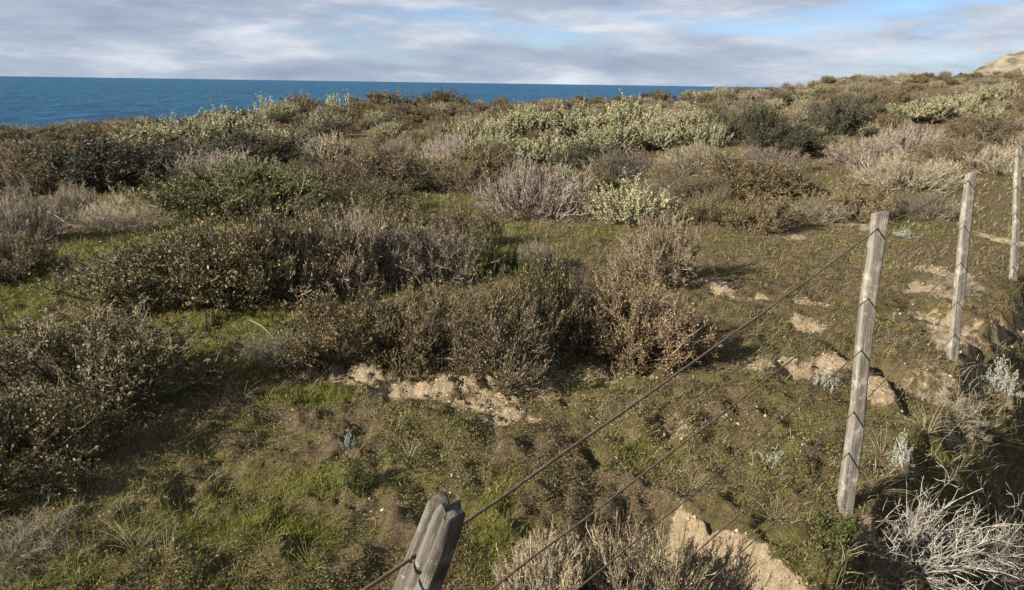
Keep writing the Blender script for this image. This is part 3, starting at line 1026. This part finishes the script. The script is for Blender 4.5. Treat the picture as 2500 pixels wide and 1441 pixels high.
# far kinds, one mesh each
for v in range(2):
    proto('far_gold', v, 300 + v, .8, .6, 'bushy', 'twig_brown', 'leaf_gold', False, ns=34, nb=5, nt=5, nsp=2, nleaf=3, leafL=.036, leafW=.017, sprig=.05, twig_r=.004)
    proto('far_drab', v, 310 + v, .8, .6, 'bushy', 'twig_mauve', 'leaf_drab', False, ns=34, nb=5, nt=5, nsp=2, nleaf=3, leafL=.034, leafW=.016, sprig=.055, twig_r=.004)
    proto('far_straw', v, 320 + v, .8, .6, 'broom', 'twig_straw', 'leaf_drab', False, ns=60, nb=5, nt=5, nsp=2, nleaf=1, leafL=.04, leafW=.015, sprig=.06, twig_r=.0045)
    proto('far_silver', v, 330 + v, .8, .8, 'plume', 'twig_brown', 'leaf_silver', False, ns=24, nb=4, nt=3, nsp=0, nleaf=36, leafL=.044, leafW=.024, sprig=.10, twig_r=.006)
    proto('far_dark', v, 340 + v, .8, .7, 'bushy', 'twig_dark', 'leaf_dark', False, ns=34, nb=5, nt=5, nsp=2, nleaf=3, leafL=.042, leafW=.02, sprig=.055, twig_r=.004)

prng = random.Random(5)
COUNT = {}
PLACED = []


def put(kind, x, y, w, h, name, label, cat='shrub', group=None, depth=None, sink=0.02, rot=None):
    vs = PROTO[kind]
    c = COUNT.get(kind, 0); COUNT[kind] = c + 1
    p = vs[c % len(vs)]
    sx, sz = w / p['w'], h / p['h']
    sy = sx * (depth or prng.uniform(.8, 1.0))
    z = float(terrain(np.array([x]), np.array([y]), False)[0]) - sink
    if rot is None:
        rot = prng.choice((0, math.pi)) + prng.uniform(-.35, .35)
    if 'single' in p:
        o = link(bpy.data.objects.new(name, p['single']))
    else:
        o = empty(name)
        for part in ('branchwork', 'foliage'):
            if p.get(part):
                link(bpy.data.objects.new(part, p[part]), o)
    o.location = (x, y, z)
    o.rotation_euler = (0, 0, rot)
    o.scale = (sx, sy, sz)
    tag(o, label, cat, group)
    PLACED.append((x, y, w / 2))
    return o


def shrub_px(kind, px, base, top, wpx, name, label, cat='shrub', group=None, depth=None, fill=1.06):
    """a shrub whose foot, top and width are read off the photograph; it gets its true size and distance"""
    f0 = at(px, base, terr_v)
    d0 = math.hypot(f0[0], f0[1])
    w = wpx * math.hypot(d0, CAMZ) / FPX
    dc = d0 + 0.38 * w * (depth or .9)
    w = wpx * math.hypot(dc, CAMZ - f0[2]) / FPX
    x, y = f0[0] * dc / d0, f0[1] * dc / d0
    r = ray(px, top)
    zt = CAMZ + r[2] / math.hypot(r[0], r[1]) * dc
    h = max(.12, zt - terr1(x, y))
    far_ = base < 570
    return put(kind, x, y, w * fill * (.92 if far_ else 1), h * (.93 if far_ else 1.04), name, label, cat, group, depth)


SHRUBS = [
    # foreground
    ('olive', 215, 1060, 765, 500, 'olive_shrub', 'large olive brown leafy shrub filling the left edge, nearest the camera'),
    ('olive', 20, 1240, 960, 420, 'olive_shrub', 'dim olive shrub in the bottom left corner, below the large olive shrub'),
    ('grey', 40, 1420, 1270, 260, 'dry_bush', 'grey leafless bush in shade at the very bottom left'),
    ('gold', 850, 905, 695, 330, 'golden_shrub', 'golden brown leafy shrub left of the bright green sprig, above the sandy scar'),
    ('gold', 1020, 900, 700, 250, 'golden_shrub', 'golden brown shrub with the bright green sprig growing through it'),
    ('drab', 1225, 950, 690, 300, 'brown_shrub', 'tall brown twiggy shrub in the centre, its foot on the sandy scar'),
    ('olive', 1325, 890, 622, 190, 'dark_shrub', 'dark upright shrub rising behind the central brown shrub'),
    ('bare', 1410, 800, 655, 110, 'bare_shrub', 'small bare dark branched shrub between the central shrub and the rusty one'),
    ('rust', 1560, 905, 692, 320, 'rusty_shrub', 'rusty orange twiggy shrub throwing a dark shadow to its right'),
    ('grey', 690, 915, 800, 230, 'dry_bush', 'low grey dry bush beside the fallen pale stick'),
    ('bright', 1015, 860, 735, 120, 'green_sprig', 'bright green leafy sprig growing amid the golden shrub'),
    # second row
    ('olive', 380, 770, 590, 380, 'olive_shrub', 'low dark olive shrub at the left end of the long brown thicket'),
    ('olive', 560, 765, 540, 380, 'olive_shrub', 'broad dark olive brown shrub in the long thicket, in front of the green shrub'),
    ('drab', 720, 740, 500, 330, 'brown_shrub', 'rounded grey brown shrub right of the green shrub, tallest of the thicket'),
    ('heath', 870, 720, 515, 260, 'brown_shrub', 'grey brown shrub with pale bare sticks at its foot, mid thicket'),
    ('heath', 1050, 705, 545, 270, 'mauve_shrub', 'mauve grey twiggy shrub at the right end of the brown thicket'),
    ('drab', 1130, 615, 500, 220, 'brown_shrub', 'brown shrub below the mauve dome, behind the thicket end'),
    ('olive', 960, 620, 490, 220, 'olive_shrub', 'olive brown shrub behind the thicket, left of the mauve dome'),
    ('grey', 250, 700, 620, 180, 'dry_bush', 'thin grey dry bush at the thicket left tip'),
    ('bright', 1185, 690, 555, 80, 'green_sprig', 'tall narrow bright green sprig climbing beside the thicket'),
    ('bright', 1260, 690, 610, 90, 'green_sprig', 'small green sprig right of the tall narrow one'),
    ('heath', 1310, 660, 590, 110, 'mauve_shrub', 'small mauve twig tuft above the dark upright shrub'),
    ('drab', 1600, 700, 528, 220, 'mauve_shrub', 'mauve grey rounded shrub standing alone on the turf, before the silver bush'),
    ('mauve', 1300, 545, 380, 310, 'mauve_shrub', 'large pale mauve dome of fine upright twigs in the middle'),
    ('silver_tall', 1540, 562, 412, 250, 'silver_shrub', 'pale silver green shrub with upright plumes, nearest of its kind'),
    ('green', 610, 545, 385, 470, 'green_shrub', 'broad dense dark green shrub left of centre'),
    ('mauve', 540, 460, 358, 250, 'mauve_shrub', 'pale mauve grey shrub peeping over the green shrub'),
    ('grey', 275, 575, 465, 190, 'dry_bush', 'straw coloured dry bush on the grass left of the green shrub'),
    ('mauve', 50, 610, 455, 210, 'mauve_shrub', 'dark grey twiggy shrub cut off by the left edge'),
    ('olive', 40, 690, 570, 190, 'olive_shrub', 'small olive shrub at the left edge above the bright grass'),
    ('gold', 90, 480, 380, 210, 'golden_shrub', 'olive gold shrub at the left edge before the dark shrub'),
    ('dark', 255, 475, 325, 330, 'dark_shrub', 'large dark grey green shrub at left, before the silver thicket'),
    ('dark', 430, 440, 330, 240, 'dark_shrub', 'dark shaded shrub under the left silver plumes'),
    ('straw', 180, 520, 440, 120, 'dry_bush', 'small dry tuft at the foot of the large dark shrub'),
    # silver thicket at left
    ('silver', 380, 375, 280, 230, 'silver_shrub', 'silver shrub at the left end of the left silver thicket'),
    ('silver', 480, 370, 262, 200, 'silver_shrub', 'silver shrub in the middle of the left silver thicket'),
    ('silver', 570, 360, 248, 180, 'silver_shrub', 'tallest silver shrub of the left thicket, reaching up to the sea'),
    ('silver', 650, 375, 285, 150, 'silver_shrub', 'silver shrub at the right end of the left silver thicket'),
    ('dark', 600, 410, 310, 260, 'dark_shrub', 'dark shrub in shadow below the left silver thicket'),
    # middle
    ('drab', 930, 480, 355, 300, 'brown_shrub', 'broad brown grey shrub behind the thicket, left of the mauve dome'),
    ('drab', 790, 470, 390, 220, 'brown_shrub', 'brown shrub at the right shoulder of the green shrub'),
    ('olive', 910, 530, 430, 230, 'olive_shrub', 'dark olive shrub right of the green shrub'),
    ('gold', 1115, 475, 388, 180, 'golden_shrub', 'brown leafy shrub just left of the mauve dome'),
    ('olive', 1185, 425, 345, 190, 'olive_shrub', 'olive brown shrub under the left part of the big silver thicket'),
    ('mauve', 1100, 405, 320, 150, 'mauve_shrub', 'grey shrub at the left foot of the big silver thicket'),
    ('straw', 985, 390, 325, 150, 'dry_bush', 'pale dry tuft above the broad brown shrub'),
    ('mauve', 800, 385, 325, 140, 'mauve_shrub', 'grey twiggy shrub right of the left silver thicket'),
    ('silver', 795, 325, 258, 110, 'silver_shrub', 'round silver shrub on its own below the skyline'),
    ('far_silver', 830, 275, 216, 90, 'silver_shrub', 'tall silver shrub standing up against the sea'),
    ('far_silver', 660, 285, 224, 100, 'silver_shrub', 'silver topped shrub against the sea at the end of the ridge'),
    ('silver', 690, 300, 240, 100, 'silver_shrub', 'silver shrub in front of the brown domes on the ridge'),
    ('silver', 950, 340, 282, 90, 'silver_shrub', 'small silver shrub on the bare patch left of the big thicket'),
    ('far_gold', 745, 285, 225, 130, 'golden_shrub', 'brown dome on the ridge between two silver shrubs'),
    ('far_gold', 930, 275, 219, 170, 'golden_shrub', 'wide brown dome against the sea, right of the tall silver shrub'),
    ('far_gold', 1075, 270, 215, 150, 'golden_shrub', 'wide brown dome against the sea, above the bare patch'),
    ('far_gold', 985, 300, 250, 100, 'golden_shrub', 'small orange brown shrub below the first brown dome'),
    # big silver thicket
    ('silver', 1165, 355, 268, 150, 'silver_shrub', 'silver shrub at the left end of the big central silver thicket'),
    ('silver', 1280, 345, 248, 160, 'silver_shrub', 'silver shrub in the upper left of the big silver thicket'),
    ('silver', 1200, 395, 305, 160, 'silver_shrub', 'silver shrub in the lower left of the big silver thicket'),
    ('silver', 1330, 405, 310, 190, 'silver_shrub', 'lowest front silver shrub of the big thicket, above the mauve dome'),
    ('silver', 1400, 345, 240, 170, 'silver_shrub', 'silver shrub in the top middle of the big silver thicket'),
    ('silver', 1470, 385, 275, 180, 'silver_shrub', 'silver shrub in the middle of the big thicket front'),
    ('silver', 1540, 340, 220, 180, 'silver_shrub', 'tallest silver shrub of the big thicket, its tip at the sea'),
    ('silver', 1580, 375, 282, 160, 'silver_shrub', 'silver shrub in the lower right of the big silver thicket'),
    ('silver', 1660, 345, 240, 160, 'silver_shrub', 'silver shrub at the upper right of the big silver thicket'),
    ('silver', 1720, 365, 280, 130, 'silver_shrub', 'silver shrub at the right end of the big thicket, next to dark shrubs'),
    ('dark', 1430, 420, 340, 200, 'dark_shrub', 'dark shaded shrub beneath the middle of the big silver thicket'),
    ('mauve', 1510, 440, 355, 180, 'mauve_shrub', 'grey twiggy shrub between the big silver thicket and the mauve dome'),
    ('gold', 1450, 470, 390, 120, 'golden_shrub', 'brown shrub touching the right side of the mauve dome'),
    ('straw', 1690, 430, 350, 210, 'dry_bush', 'dry grey thicket of low twigs right of the silver plumes'),
    ('drab', 1700, 500, 420, 180, 'brown_shrub', 'brown shrub right of the nearest silver plumes'),
    ('straw', 1640, 470, 405, 120, 'dry_bush', 'pale tuft directly behind the nearest silver plumes'),
    # right middle
    ('dark', 1915, 392, 288, 210, 'dark_shrub', 'rounded dark grey shrub beside the small grass clearing'),
    ('dark', 1750, 345, 262, 130, 'dark_shrub', 'dark green shrub at the right end of the silver thicket'),
    ('dark', 1850, 330, 245, 120, 'dark_shrub', 'dark shrub above the rounded dark grey one'),
    ('dark', 2040, 330, 225, 130, 'dark_shrub', 'dark green upright shrub above the grass clearing'),
    ('dark', 2130, 320, 245, 140, 'dark_shrub', 'dark shrub left of the right-hand silver bush'),
    ('silver', 2250, 305, 232, 170, 'silver_shrub', 'silver shrub on the right slope, brightest of the slope'),
    ('silver', 2420, 255, 185, 110, 'silver_shrub', 'silver green shrub near the right edge below the bluff'),
    ('silver', 2330, 280, 215, 110, 'silver_shrub', 'silver shrub between the slope silver bush and the right edge'),
    ('silver', 1940, 255, 225, 110, 'silver_shrub', 'small silver shrub high on the slope'),
    ('gold', 1830, 490, 375, 280, 'brown_shrub', 'broad rusty brown shrub below the rounded dark one'),
    ('gold', 1930, 485, 400, 150, 'golden_shrub', 'golden brown shrub at the right of the broad rusty brown shrub'),
    ('heath', 1870, 425, 352, 190, 'mauve_shrub', 'mauve grey twigs behind the broad rusty brown shrub'),
    ('olive', 1740, 550, 462, 150, 'brown_shrub', 'brown shrub right of the silver plumes, at the turf edge'),
    ('gold', 1850, 570, 478, 170, 'brown_shrub', 'low grey brown shrub at the turf edge above a sandy scrape'),
    ('gold', 2080, 545, 430, 200, 'brown_shrub', 'grey brown shrub behind the tall pale post'),
    ('straw', 1990, 545, 470, 140, 'dry_bush', 'low dry tuft left of the tall pale post'),
    ('straw', 2190, 470, 362, 250, 'dry_bush', 'large pale straw coloured bush of long twigs left of the second post'),
    ('drab', 2340, 420, 325, 210, 'brown_shrub', 'brownish shrub behind the second tall post'),
    ('heath', 2110, 410, 330, 170, 'mauve_shrub', 'greyish shrub above the large pale bush, right of the grass clearing'),
    ('straw', 2450, 440, 345, 170, 'dry_bush', 'straw bush by the right edge behind the posts'),
    ('straw', 2260, 540, 460, 170, 'dry_bush', 'low dry tuft between the two tall posts'),
    ('mauve', 2210, 380, 295, 160, 'mauve_shrub', 'grey shrub below the slope silver bush'),
    ('drab', 2400, 350, 270, 180, 'brown_shrub', 'brown shrub on the right slope near the edge of the frame'),
    ('straw', 1580, 520, 440, 100, 'dry_bush', 'dry tuft hidden behind the nearest silver plumes'),
]
for rec in SHRUBS:
    shrub_px(*rec)

# small plants of the foreground
for rec in [
        ('stubby', 1330, 1510, 1310, 230, 'pale_twig_bush', 'pale stubby twig bush with yellow leaves at the bottom edge, left part', 'shrub'),
        ('stubby', 1530, 1540, 1295, 320, 'pale_twig_bush', 'pale stubby twig bush with yellow leaves before the sandy cut', 'shrub'),
        ('white', 2190, 1450, 1170, 430, 'white_dry_bush', 'bleached white tangle of arching dry twigs in the bottom right corner', 'shrub'),
        ('white', 2400, 1460, 1230, 260, 'white_dry_bush', 'bleached dry tangle at the right edge beside the larger white one', 'shrub'),
        ('ash', 2010, 960, 880, 90, 'silver_herb', 'small silver white herb on the eroded lip left of the tall pale post', 'herb'),
        ('ash', 2440, 960, 870, 90, 'silver_herb', 'silver grey herb near the right edge below the posts', 'herb'),
        ('ash', 1880, 1160, 1095, 100, 'silver_herb', 'ash grey herb on the turf left of the tall post foot', 'herb'),
        ('ash', 2200, 1130, 1050, 60, 'silver_herb', 'pale upright herb right of the tall pale post', 'herb'),
        ('ash', 2200, 580, 560, 60, 'silver_herb', 'tiny pale herb behind the top of the tall pale post', 'herb'),
        ('bright', 2030, 1330, 1275, 110, 'green_herb', 'low dark green herb at the foot of the tall pale post', 'herb'),
        ('ash', 850, 1130, 1085, 60, 'silver_herb', 'small ash grey herb in the left of the foreground turf', 'herb'),
        ('bright', 880, 1200, 1165, 70, 'green_herb', 'small bright green herb below the ash grey one in the foreground', 'herb'),
        ('grey', 2330, 720, 690, 120, 'dry_bush', 'small grey dry bush beside the second post', 'shrub'),
        ('grey', 2290, 1010, 940, 220, 'dry_bush', 'dry grass clump on the slope right of the tall pale post', 'shrub')]:
    shrub_px(*rec[:7], cat=rec[7], fill=1.0)


# fallen sticks
def stick(pix, rad, label, lift=.03, side=None):
    pts = []
    for k, (px, py) in enumerate(pix):
        p = at(px, py, terr_v); p[2] += lift * (1 + .5 * math.sin(k * 2))
        pts.append(p)
    pts = np.array(pts)[None]
    g = Geo()
    tubes(g, pts, np.linspace(rad, rad * .55, pts.shape[1])[None], sides=6, cap=True)
    if side:
        for k, v in side:
            p0 = pts[0, k]
            q = np.stack([p0, p0 + np.array(v) * .5 + [0, 0, .02], p0 + np.array(v)])[None]
            tubes(g, q, np.array([[rad * .6, rad * .45, rad * .25]]), sides=5, cap=True)
    o = link(bpy.data.objects.new('stick', g.mesh('stick', [M['twig_mauve']], True)))
    tag(o, label, 'stick')


stick([(612, 800), (640, 822), (700, 868), (735, 900), (765, 928)], .0055, 'pale straight stick leaning on the low grey bush', .06)
stick([(118, 524), (140, 541), (165, 553), (190, 560), (215, 570), (250, 569), (280, 573), (315, 574), (345, 579)], .008, 'long pale fallen branch on the grass at left', .05,
      [(4, (.1, .05, .22)), (6, (-.05, .1, .3)), (2, (-.2, -.1, .05))])
stick([(1085, 692), (1105, 697), (1135, 700)], .006, 'short bleached stick lying before the central shrub', .03)

for k_, px, py, sc, lab in [
        (0, 335, 1345, 1.0, 'pale arching grass tuft low in the left foreground'), (0, 410, 1385, .8, 'small pale grass tuft right below the left foreground tuft'),
        (0, 535, 985, 1.0, 'tall thin grass tuft in the shade beside the large olive shrub'), (0, 590, 975, .8, 'thin grass tuft in the shade left of the stick end'),
        (0, 1090, 1050, .8, 'straw grass tuft just below the sandy scar'), (0, 1000, 1120, .7, 'straw grass tuft in the middle of the foreground turf'),
        (1, 1890, 1270, .9, 'dry grass tuft on the lip of the sandy cut'), (1, 2150, 1110, 1.0, 'dry grass tuft right of the tall pale post'),
        (1, 2260, 1060, 1.1, 'dry grass tuft on the shaded bank'), (1, 2330, 990, 1.1, 'dry grass tuft on the bank below the second post'),
        (1, 2420, 1080, 1.1, 'dry grass tuft near the right edge on the bank'), (1, 2380, 900, 1.0, 'dry grass tuft right of the second post foot'),
        (1, 2190, 790, .8, 'dry grass tuft between the two tall posts'), (1, 2140, 1200, .9, 'tall dry grass tuft at the tall pale post foot'),
        (0, 1805, 830, .7, 'single thin grass tuft in the shadow of the rusty shrub'), (2, 640, 1330, .9, 'green grass tuft in the left foreground'),
        (2, 1230, 1330, 1.0, 'green grass tuft right of the near post'), (2, 760, 1390, .9, 'green grass tuft at the bottom edge left of the near post'),
        (1, 1690, 1190, .8, 'dry grass tuft above the sandy cut'), (1, 200, 520, 1.6, 'dry grass tuft beside the long fallen branch')]:
    p_ = at(px, py, terr_v)
    o = link(bpy.data.objects.new('grass_tuft', TUFTS[k_]))
    o.location = (p_[0], p_[1], terr1(p_[0], p_[1]))
    o.rotation_euler = (0, 0, prng.uniform(0, 6.28))
    o.scale = (sc,) * 3
    tag(o, lab, 'grass tuft', 'grass tufts of the turf and bank')

# far scrub: individual shrubs scattered over the ridge and the slope
srng = np.random.default_rng(77)
FARK = [('far_gold', 'brown_shrub', 'brown'), ('far_drab', 'grey_brown_shrub', 'grey brown'), ('far_straw', 'straw_shrub', 'straw coloured'),
        ('far_silver', 'silver_shrub', 'silver green'), ('far_dark', 'dark_shrub', 'dark green')]
CLEAR = [(at(a_, b_), c_) for a_, b_, c_ in [(2080, 360, 160), (1020, 300, 190), (740, 330, 120), (880, 340, 120)]]
nfar = {}
FAR = []
tries = 0
while sum(nfar.values()) < 760 and tries < 60000:
    tries += 1
    a = srng.uniform(-37.5, 37.5)
    E = float(np.interp(a, AZ, EDGE))
    d = 12 + (E + 1.5 - 12) * srng.random() ** .62
    if d > E - 6 and srng.random() < .0:
        continue
    x, y = d * math.sin(math.radians(a)), d * math.cos(math.radians(a))
    right = a > 9
    w = srng.uniform(.6, 1.35) * (1 + .35 * (d > 45))
    ok = True
    for (qx, qy, qr) in PLACED:
        if (qx - x) ** 2 + (qy - y) ** 2 < ((.80 if d < 30 else .58) * (qr + w / 2)) ** 2:
            ok = False
            break
    # leave the clearings of the photograph open
    if ok:
        for (c0, cw) in CLEAR:
            if abs(c0[0] - x) < cw / FPX * d / 2 and abs(c0[1] - y) < 1.6:
                ok = False
    if not ok:
        continue
    u = srng.random()
    if right:
        k = 0 if u < .22 else 1 if u < .5 else 2 if u < .76 else 3 if u < .9 else 4
    else:
        k = 0 if u < .50 else 1 if u < .74 else 2 if u < .85 else 3 if u < .91 else 4
    h = w * srng.uniform(.32, .50) * (1.15 if k == 3 else 1)
    key, nm, word = FARK[k]
    FAR.append((put(key, x, y, w, h, nm, None), word, a, d / E))
    nfar[k] = nfar.get(k, 0) + 1
SECT = [(-99, -33, 'by the left edge'), (-33, -28, 'above olive gold shrub'), (-28, -21, 'behind left silver thicket'),
        (-21, -12, 'around tall silver shrub'), (-12, -5, 'among wide brown domes'),
        (-5, 4, 'behind left half of silver thicket'), (4, 13, 'behind right half of silver thicket'),
        (13, 20, 'above rounded dark shrub'), (20, 26, 'above tall pale post'),
        (26, 31, 'above second tall post'), (31, 99, 'by right edge below bluff')]
ORD = ['leftmost', 'second', 'third', 'fourth', 'fifth', 'sixth', 'seventh', 'eighth', 'ninth', 'tenth', 'eleventh', 'twelfth',
       'thirteenth', 'fourteenth', 'fifteenth', 'sixteenth', 'seventeenth', 'eighteenth', 'nineteenth', 'twentieth']
keys = {}
for o, word, a, f in FAR:
    band = 'skyline' if f > .86 else 'upper' if f > .66 else 'middle' if f > .45 else 'lower'
    sec = [t for lo, hi, t in SECT if lo <= a < hi][0]
    keys.setdefault((word, band, sec), []).append((a, o))
for (word, band, sec), lst in keys.items():
    lst.sort(key=lambda q: q[0])
    for i_, (a, o) in enumerate(lst):
        lead = '' if len(lst) == 1 else ('leftmost ' if i_ == 0 else ORD[min(i_, 19)] + ' from left ')
        where = {'skyline': 'on the skyline', 'upper': 'high in far scrub', 'middle': 'midway in far scrub', 'lower': 'low in far scrub'}[band]
        tag(o, '%s%s shrub %s %s' % (lead, word, where, sec), 'shrub', '%s shrubs of the far scrub' % word)
print('far shrubs', nfar, 'tries', tries)


# ------------------------------------------------------------------ ground cover
def spread(n, rng, r0, r1, amax=40, power=1.0):
    """points over the ground, denser towards the near end"""
    a = np.radians(rng.uniform(-amax, amax, n))
    r = r0 * (r1 / r0) ** (rng.random(n) ** power)
    return r * np.sin(a), r * np.cos(a), r


def on_ground(x, y):
    return np.stack([x, y, terrain(x, y)], 1)


crng = np.random.default_rng(99)


def turf():
    n = 470000
    x, y, r = spread(n, crng, 1.5, 13)
    sm, gm = sandmask(x, y), greenmask(x, y)
    patch = fbm(x * 2.3, y * 2.3, 4, 71) + .6 * fbm(x * 9, y * 9, 3, 72)
    keep = crng.random(n) < np.clip(.60 + 1.5 * patch, .05, 1) * (1 - .90 * np.clip(sm * 1.1, 0, 1)) * (1 - .5 * gm)
    x, y, r, patch = x[keep], y[keep], r[keep], patch[keep]
    p = on_ground(x, y)
    n = len(p)
    p[:, 2] += crng.random(n) * .020
    sz = (.0034 + .0009 * r) * crng.uniform(.6, 1.5, n)
    d = crng.normal(size=(n, 3)); d[:, 2] = np.abs(d[:, 2]) * .8 + .1
    d = unit(d)
    side = unit(np.cross(d, crng.normal(size=(n, 3))))
    v = np.stack([p - side * sz[:, None] * .42, p + side * sz[:, None] * .42, p + d * sz[:, None] * 1.7], 1)
    tone_ = np.clip(.5 + .95 * fbm(x * 1.5 + 5, y * 1.5, 4, 73) + .22 * crng.normal(size=n) - .20 * sstep(-1.6, 1.2, x - .35 * (y - 3)), 0, 1)
    g = Geo()
    g.add(v.reshape(-1, 3), None, np.arange(n * 3).reshape(n, 3), 0, np.repeat(tone_, 3))
    o = link(bpy.data.objects.new('turf', g.mesh('turf', [M['turf_leaf']])))
    tag(o, 'short brownish turf of tiny herbs and moss', 'turf', kind='stuff')


def blades(n, r0, r1, dens, Lfn, wfn, lean, mat, name, label, cat, amax=40):
    x, y, r = spread(n, crng, r0, r1, amax)
    k = crng.random(n) < dens(x, y, r)
    x, y, r = x[k], y[k], r[k]
    p = on_ground(x, y)
    n = len(p)
    L = Lfn(n, r)
    W = wfn(n, r)
    az = crng.random(n) * 2 * np.pi
    ln = np.abs(crng.normal(0, lean, n))
    d = np.stack([np.cos(az) * ln, np.sin(az) * ln, np.ones(n)], 1)
    d = unit(d)
    side = np.stack([-np.sin(az + 1), np.cos(az + 1), 0 * az], 1)
    bend = np.stack([np.cos(az), np.sin(az), -.4 + 0 * az], 1) * (L * ln * .5)[:, None]
    m1 = p + d * (L * .55)[:, None]
    tip = p + d * L[:, None] + bend
    v = np.stack([p - side * W[:, None] / 2, p + side * W[:, None] / 2, m1 + side * W[:, None] * .35, m1 - side * W[:, None] * .35, tip], 1)
    b0 = np.arange(n)[:, None] * 5
    g = Geo()
    g.add(v.reshape(-1, 3), b0 + np.array([[0, 1, 2, 3]]), b0 + np.array([[3, 2, 4]]), 0, np.repeat(crng.random(n), 5))
    o = link(bpy.data.objects.new(name, g.mesh(name, [M[mat]])))
    tag(o, label, cat, kind='stuff')


turf()
blades(700000, 1.5, 13, lambda x, y, r: (.50 * greenmask(x, y) * np.clip(.75 + 1.2 * fbm(x * 4, y * 4, 3, 83), .05, 1) + np.clip(.055 - .03 * x, .015, .16) * np.clip(.5 + 1.6 * fbm(x * 1.9, y * 1.9, 4, 85), 0, 1.4)) * (1 - sandmask(x, y)),
       lambda n, r: (.012 + .05 * crng.random(n) ** 2) * (1 + .06 * r), lambda n, r: .0016 + .00055 * r, .5, 'grass_green', 'green_grass',
       'fine green grass in patches between the shrubs', 'grass')
blades(130000, 1.5, 14, lambda x, y, r: np.clip(.25 + .9 * fbm(x * 1.1, y * 1.1, 3, 81) + .8 * sstep(.0, .3, fence_side(x, y)), 0, 1) * (1 - .8 * sandmask(x, y)),
       lambda n, r: crng.uniform(.02, .09, n) * (1 + .02 * r), lambda n, r: .0011 + .0004 * r, 1.3, 'grass_dry', 'dry_grass',
       'dry straw coloured grass stalks scattered over the turf', 'grass')
blades(30000, 2.0, 7, lambda x, y, r: sstep(.02, .15, fence_side(x, y)) * np.clip(.5 + fbm(x * 2, y * 2, 3, 87), 0, 1),
       lambda n, r: crng.uniform(.06, .20, n), lambda n, r: .0016 + .0004 * r, 1.6, 'grass_dry', 'bank_grass',
       'long drooping dry grass on the bank right of the fence', 'grass')
blades(30000, 11, 60, lambda x, y, r: 0 * x + .95, lambda n, r: crng.uniform(.03, .11, n), lambda n, r: .007 + .0012 * r, .7,
       'grass_far', 'far_grass', 'dull yellowish grass and ground cover between the far shrubs', 'grass')


def clods():
    """crumbs of sandy earth on the scars"""
    n = 160000
    x, y, r = spread(n, crng, 1.6, 9)
    k = crng.random(n) < np.clip(sandmask(x, y), 0, 1) * .5 + .003
    x, y, r = x[k], y[k], r[k]
    p = on_ground(x, y)
    n = len(p)
    s = (.0018 + .010 * crng.random(n) ** 6) * (1 + .12 * r)
    oct_ = np.array([[1, 0, 0], [-1, 0, 0], [0, 1, 0], [0, -1, 0], [0, 0, .8], [0, 0, -.6]])
    v = p[:, None] + oct_[None] * s[:, None, None] * crng.uniform(.6, 1.3, (n, 6, 1))
    f = np.array([[0, 2, 4], [2, 1, 4], [1, 3, 4], [3, 0, 4], [2, 0, 5], [1, 2, 5], [3, 1, 5], [0, 3, 5]])
    g = Geo()
    g.add(v.reshape(-1, 3), None, (np.arange(n)[:, None, None] * 6 + f[None]).reshape(-1, 3), 0, np.repeat(crng.random(n), 6))
    o = link(bpy.data.objects.new('earth_crumbs', g.mesh('earth_crumbs', [M['clod']])))
    tag(o, 'loose crumbs of pale sandy earth', 'soil', kind='stuff')


clods()
import collections
tri = collections.Counter()
for me in bpy.data.meshes:
    tri[me.name.split('.')[0]] += len(me.loops) - 2 * len(me.polygons)
print(tri.most_common(40))
print('objects', len(bpy.data.objects), 'tris', sum(len(me.loops) - 2 * len(me.polygons) for me in bpy.data.meshes))
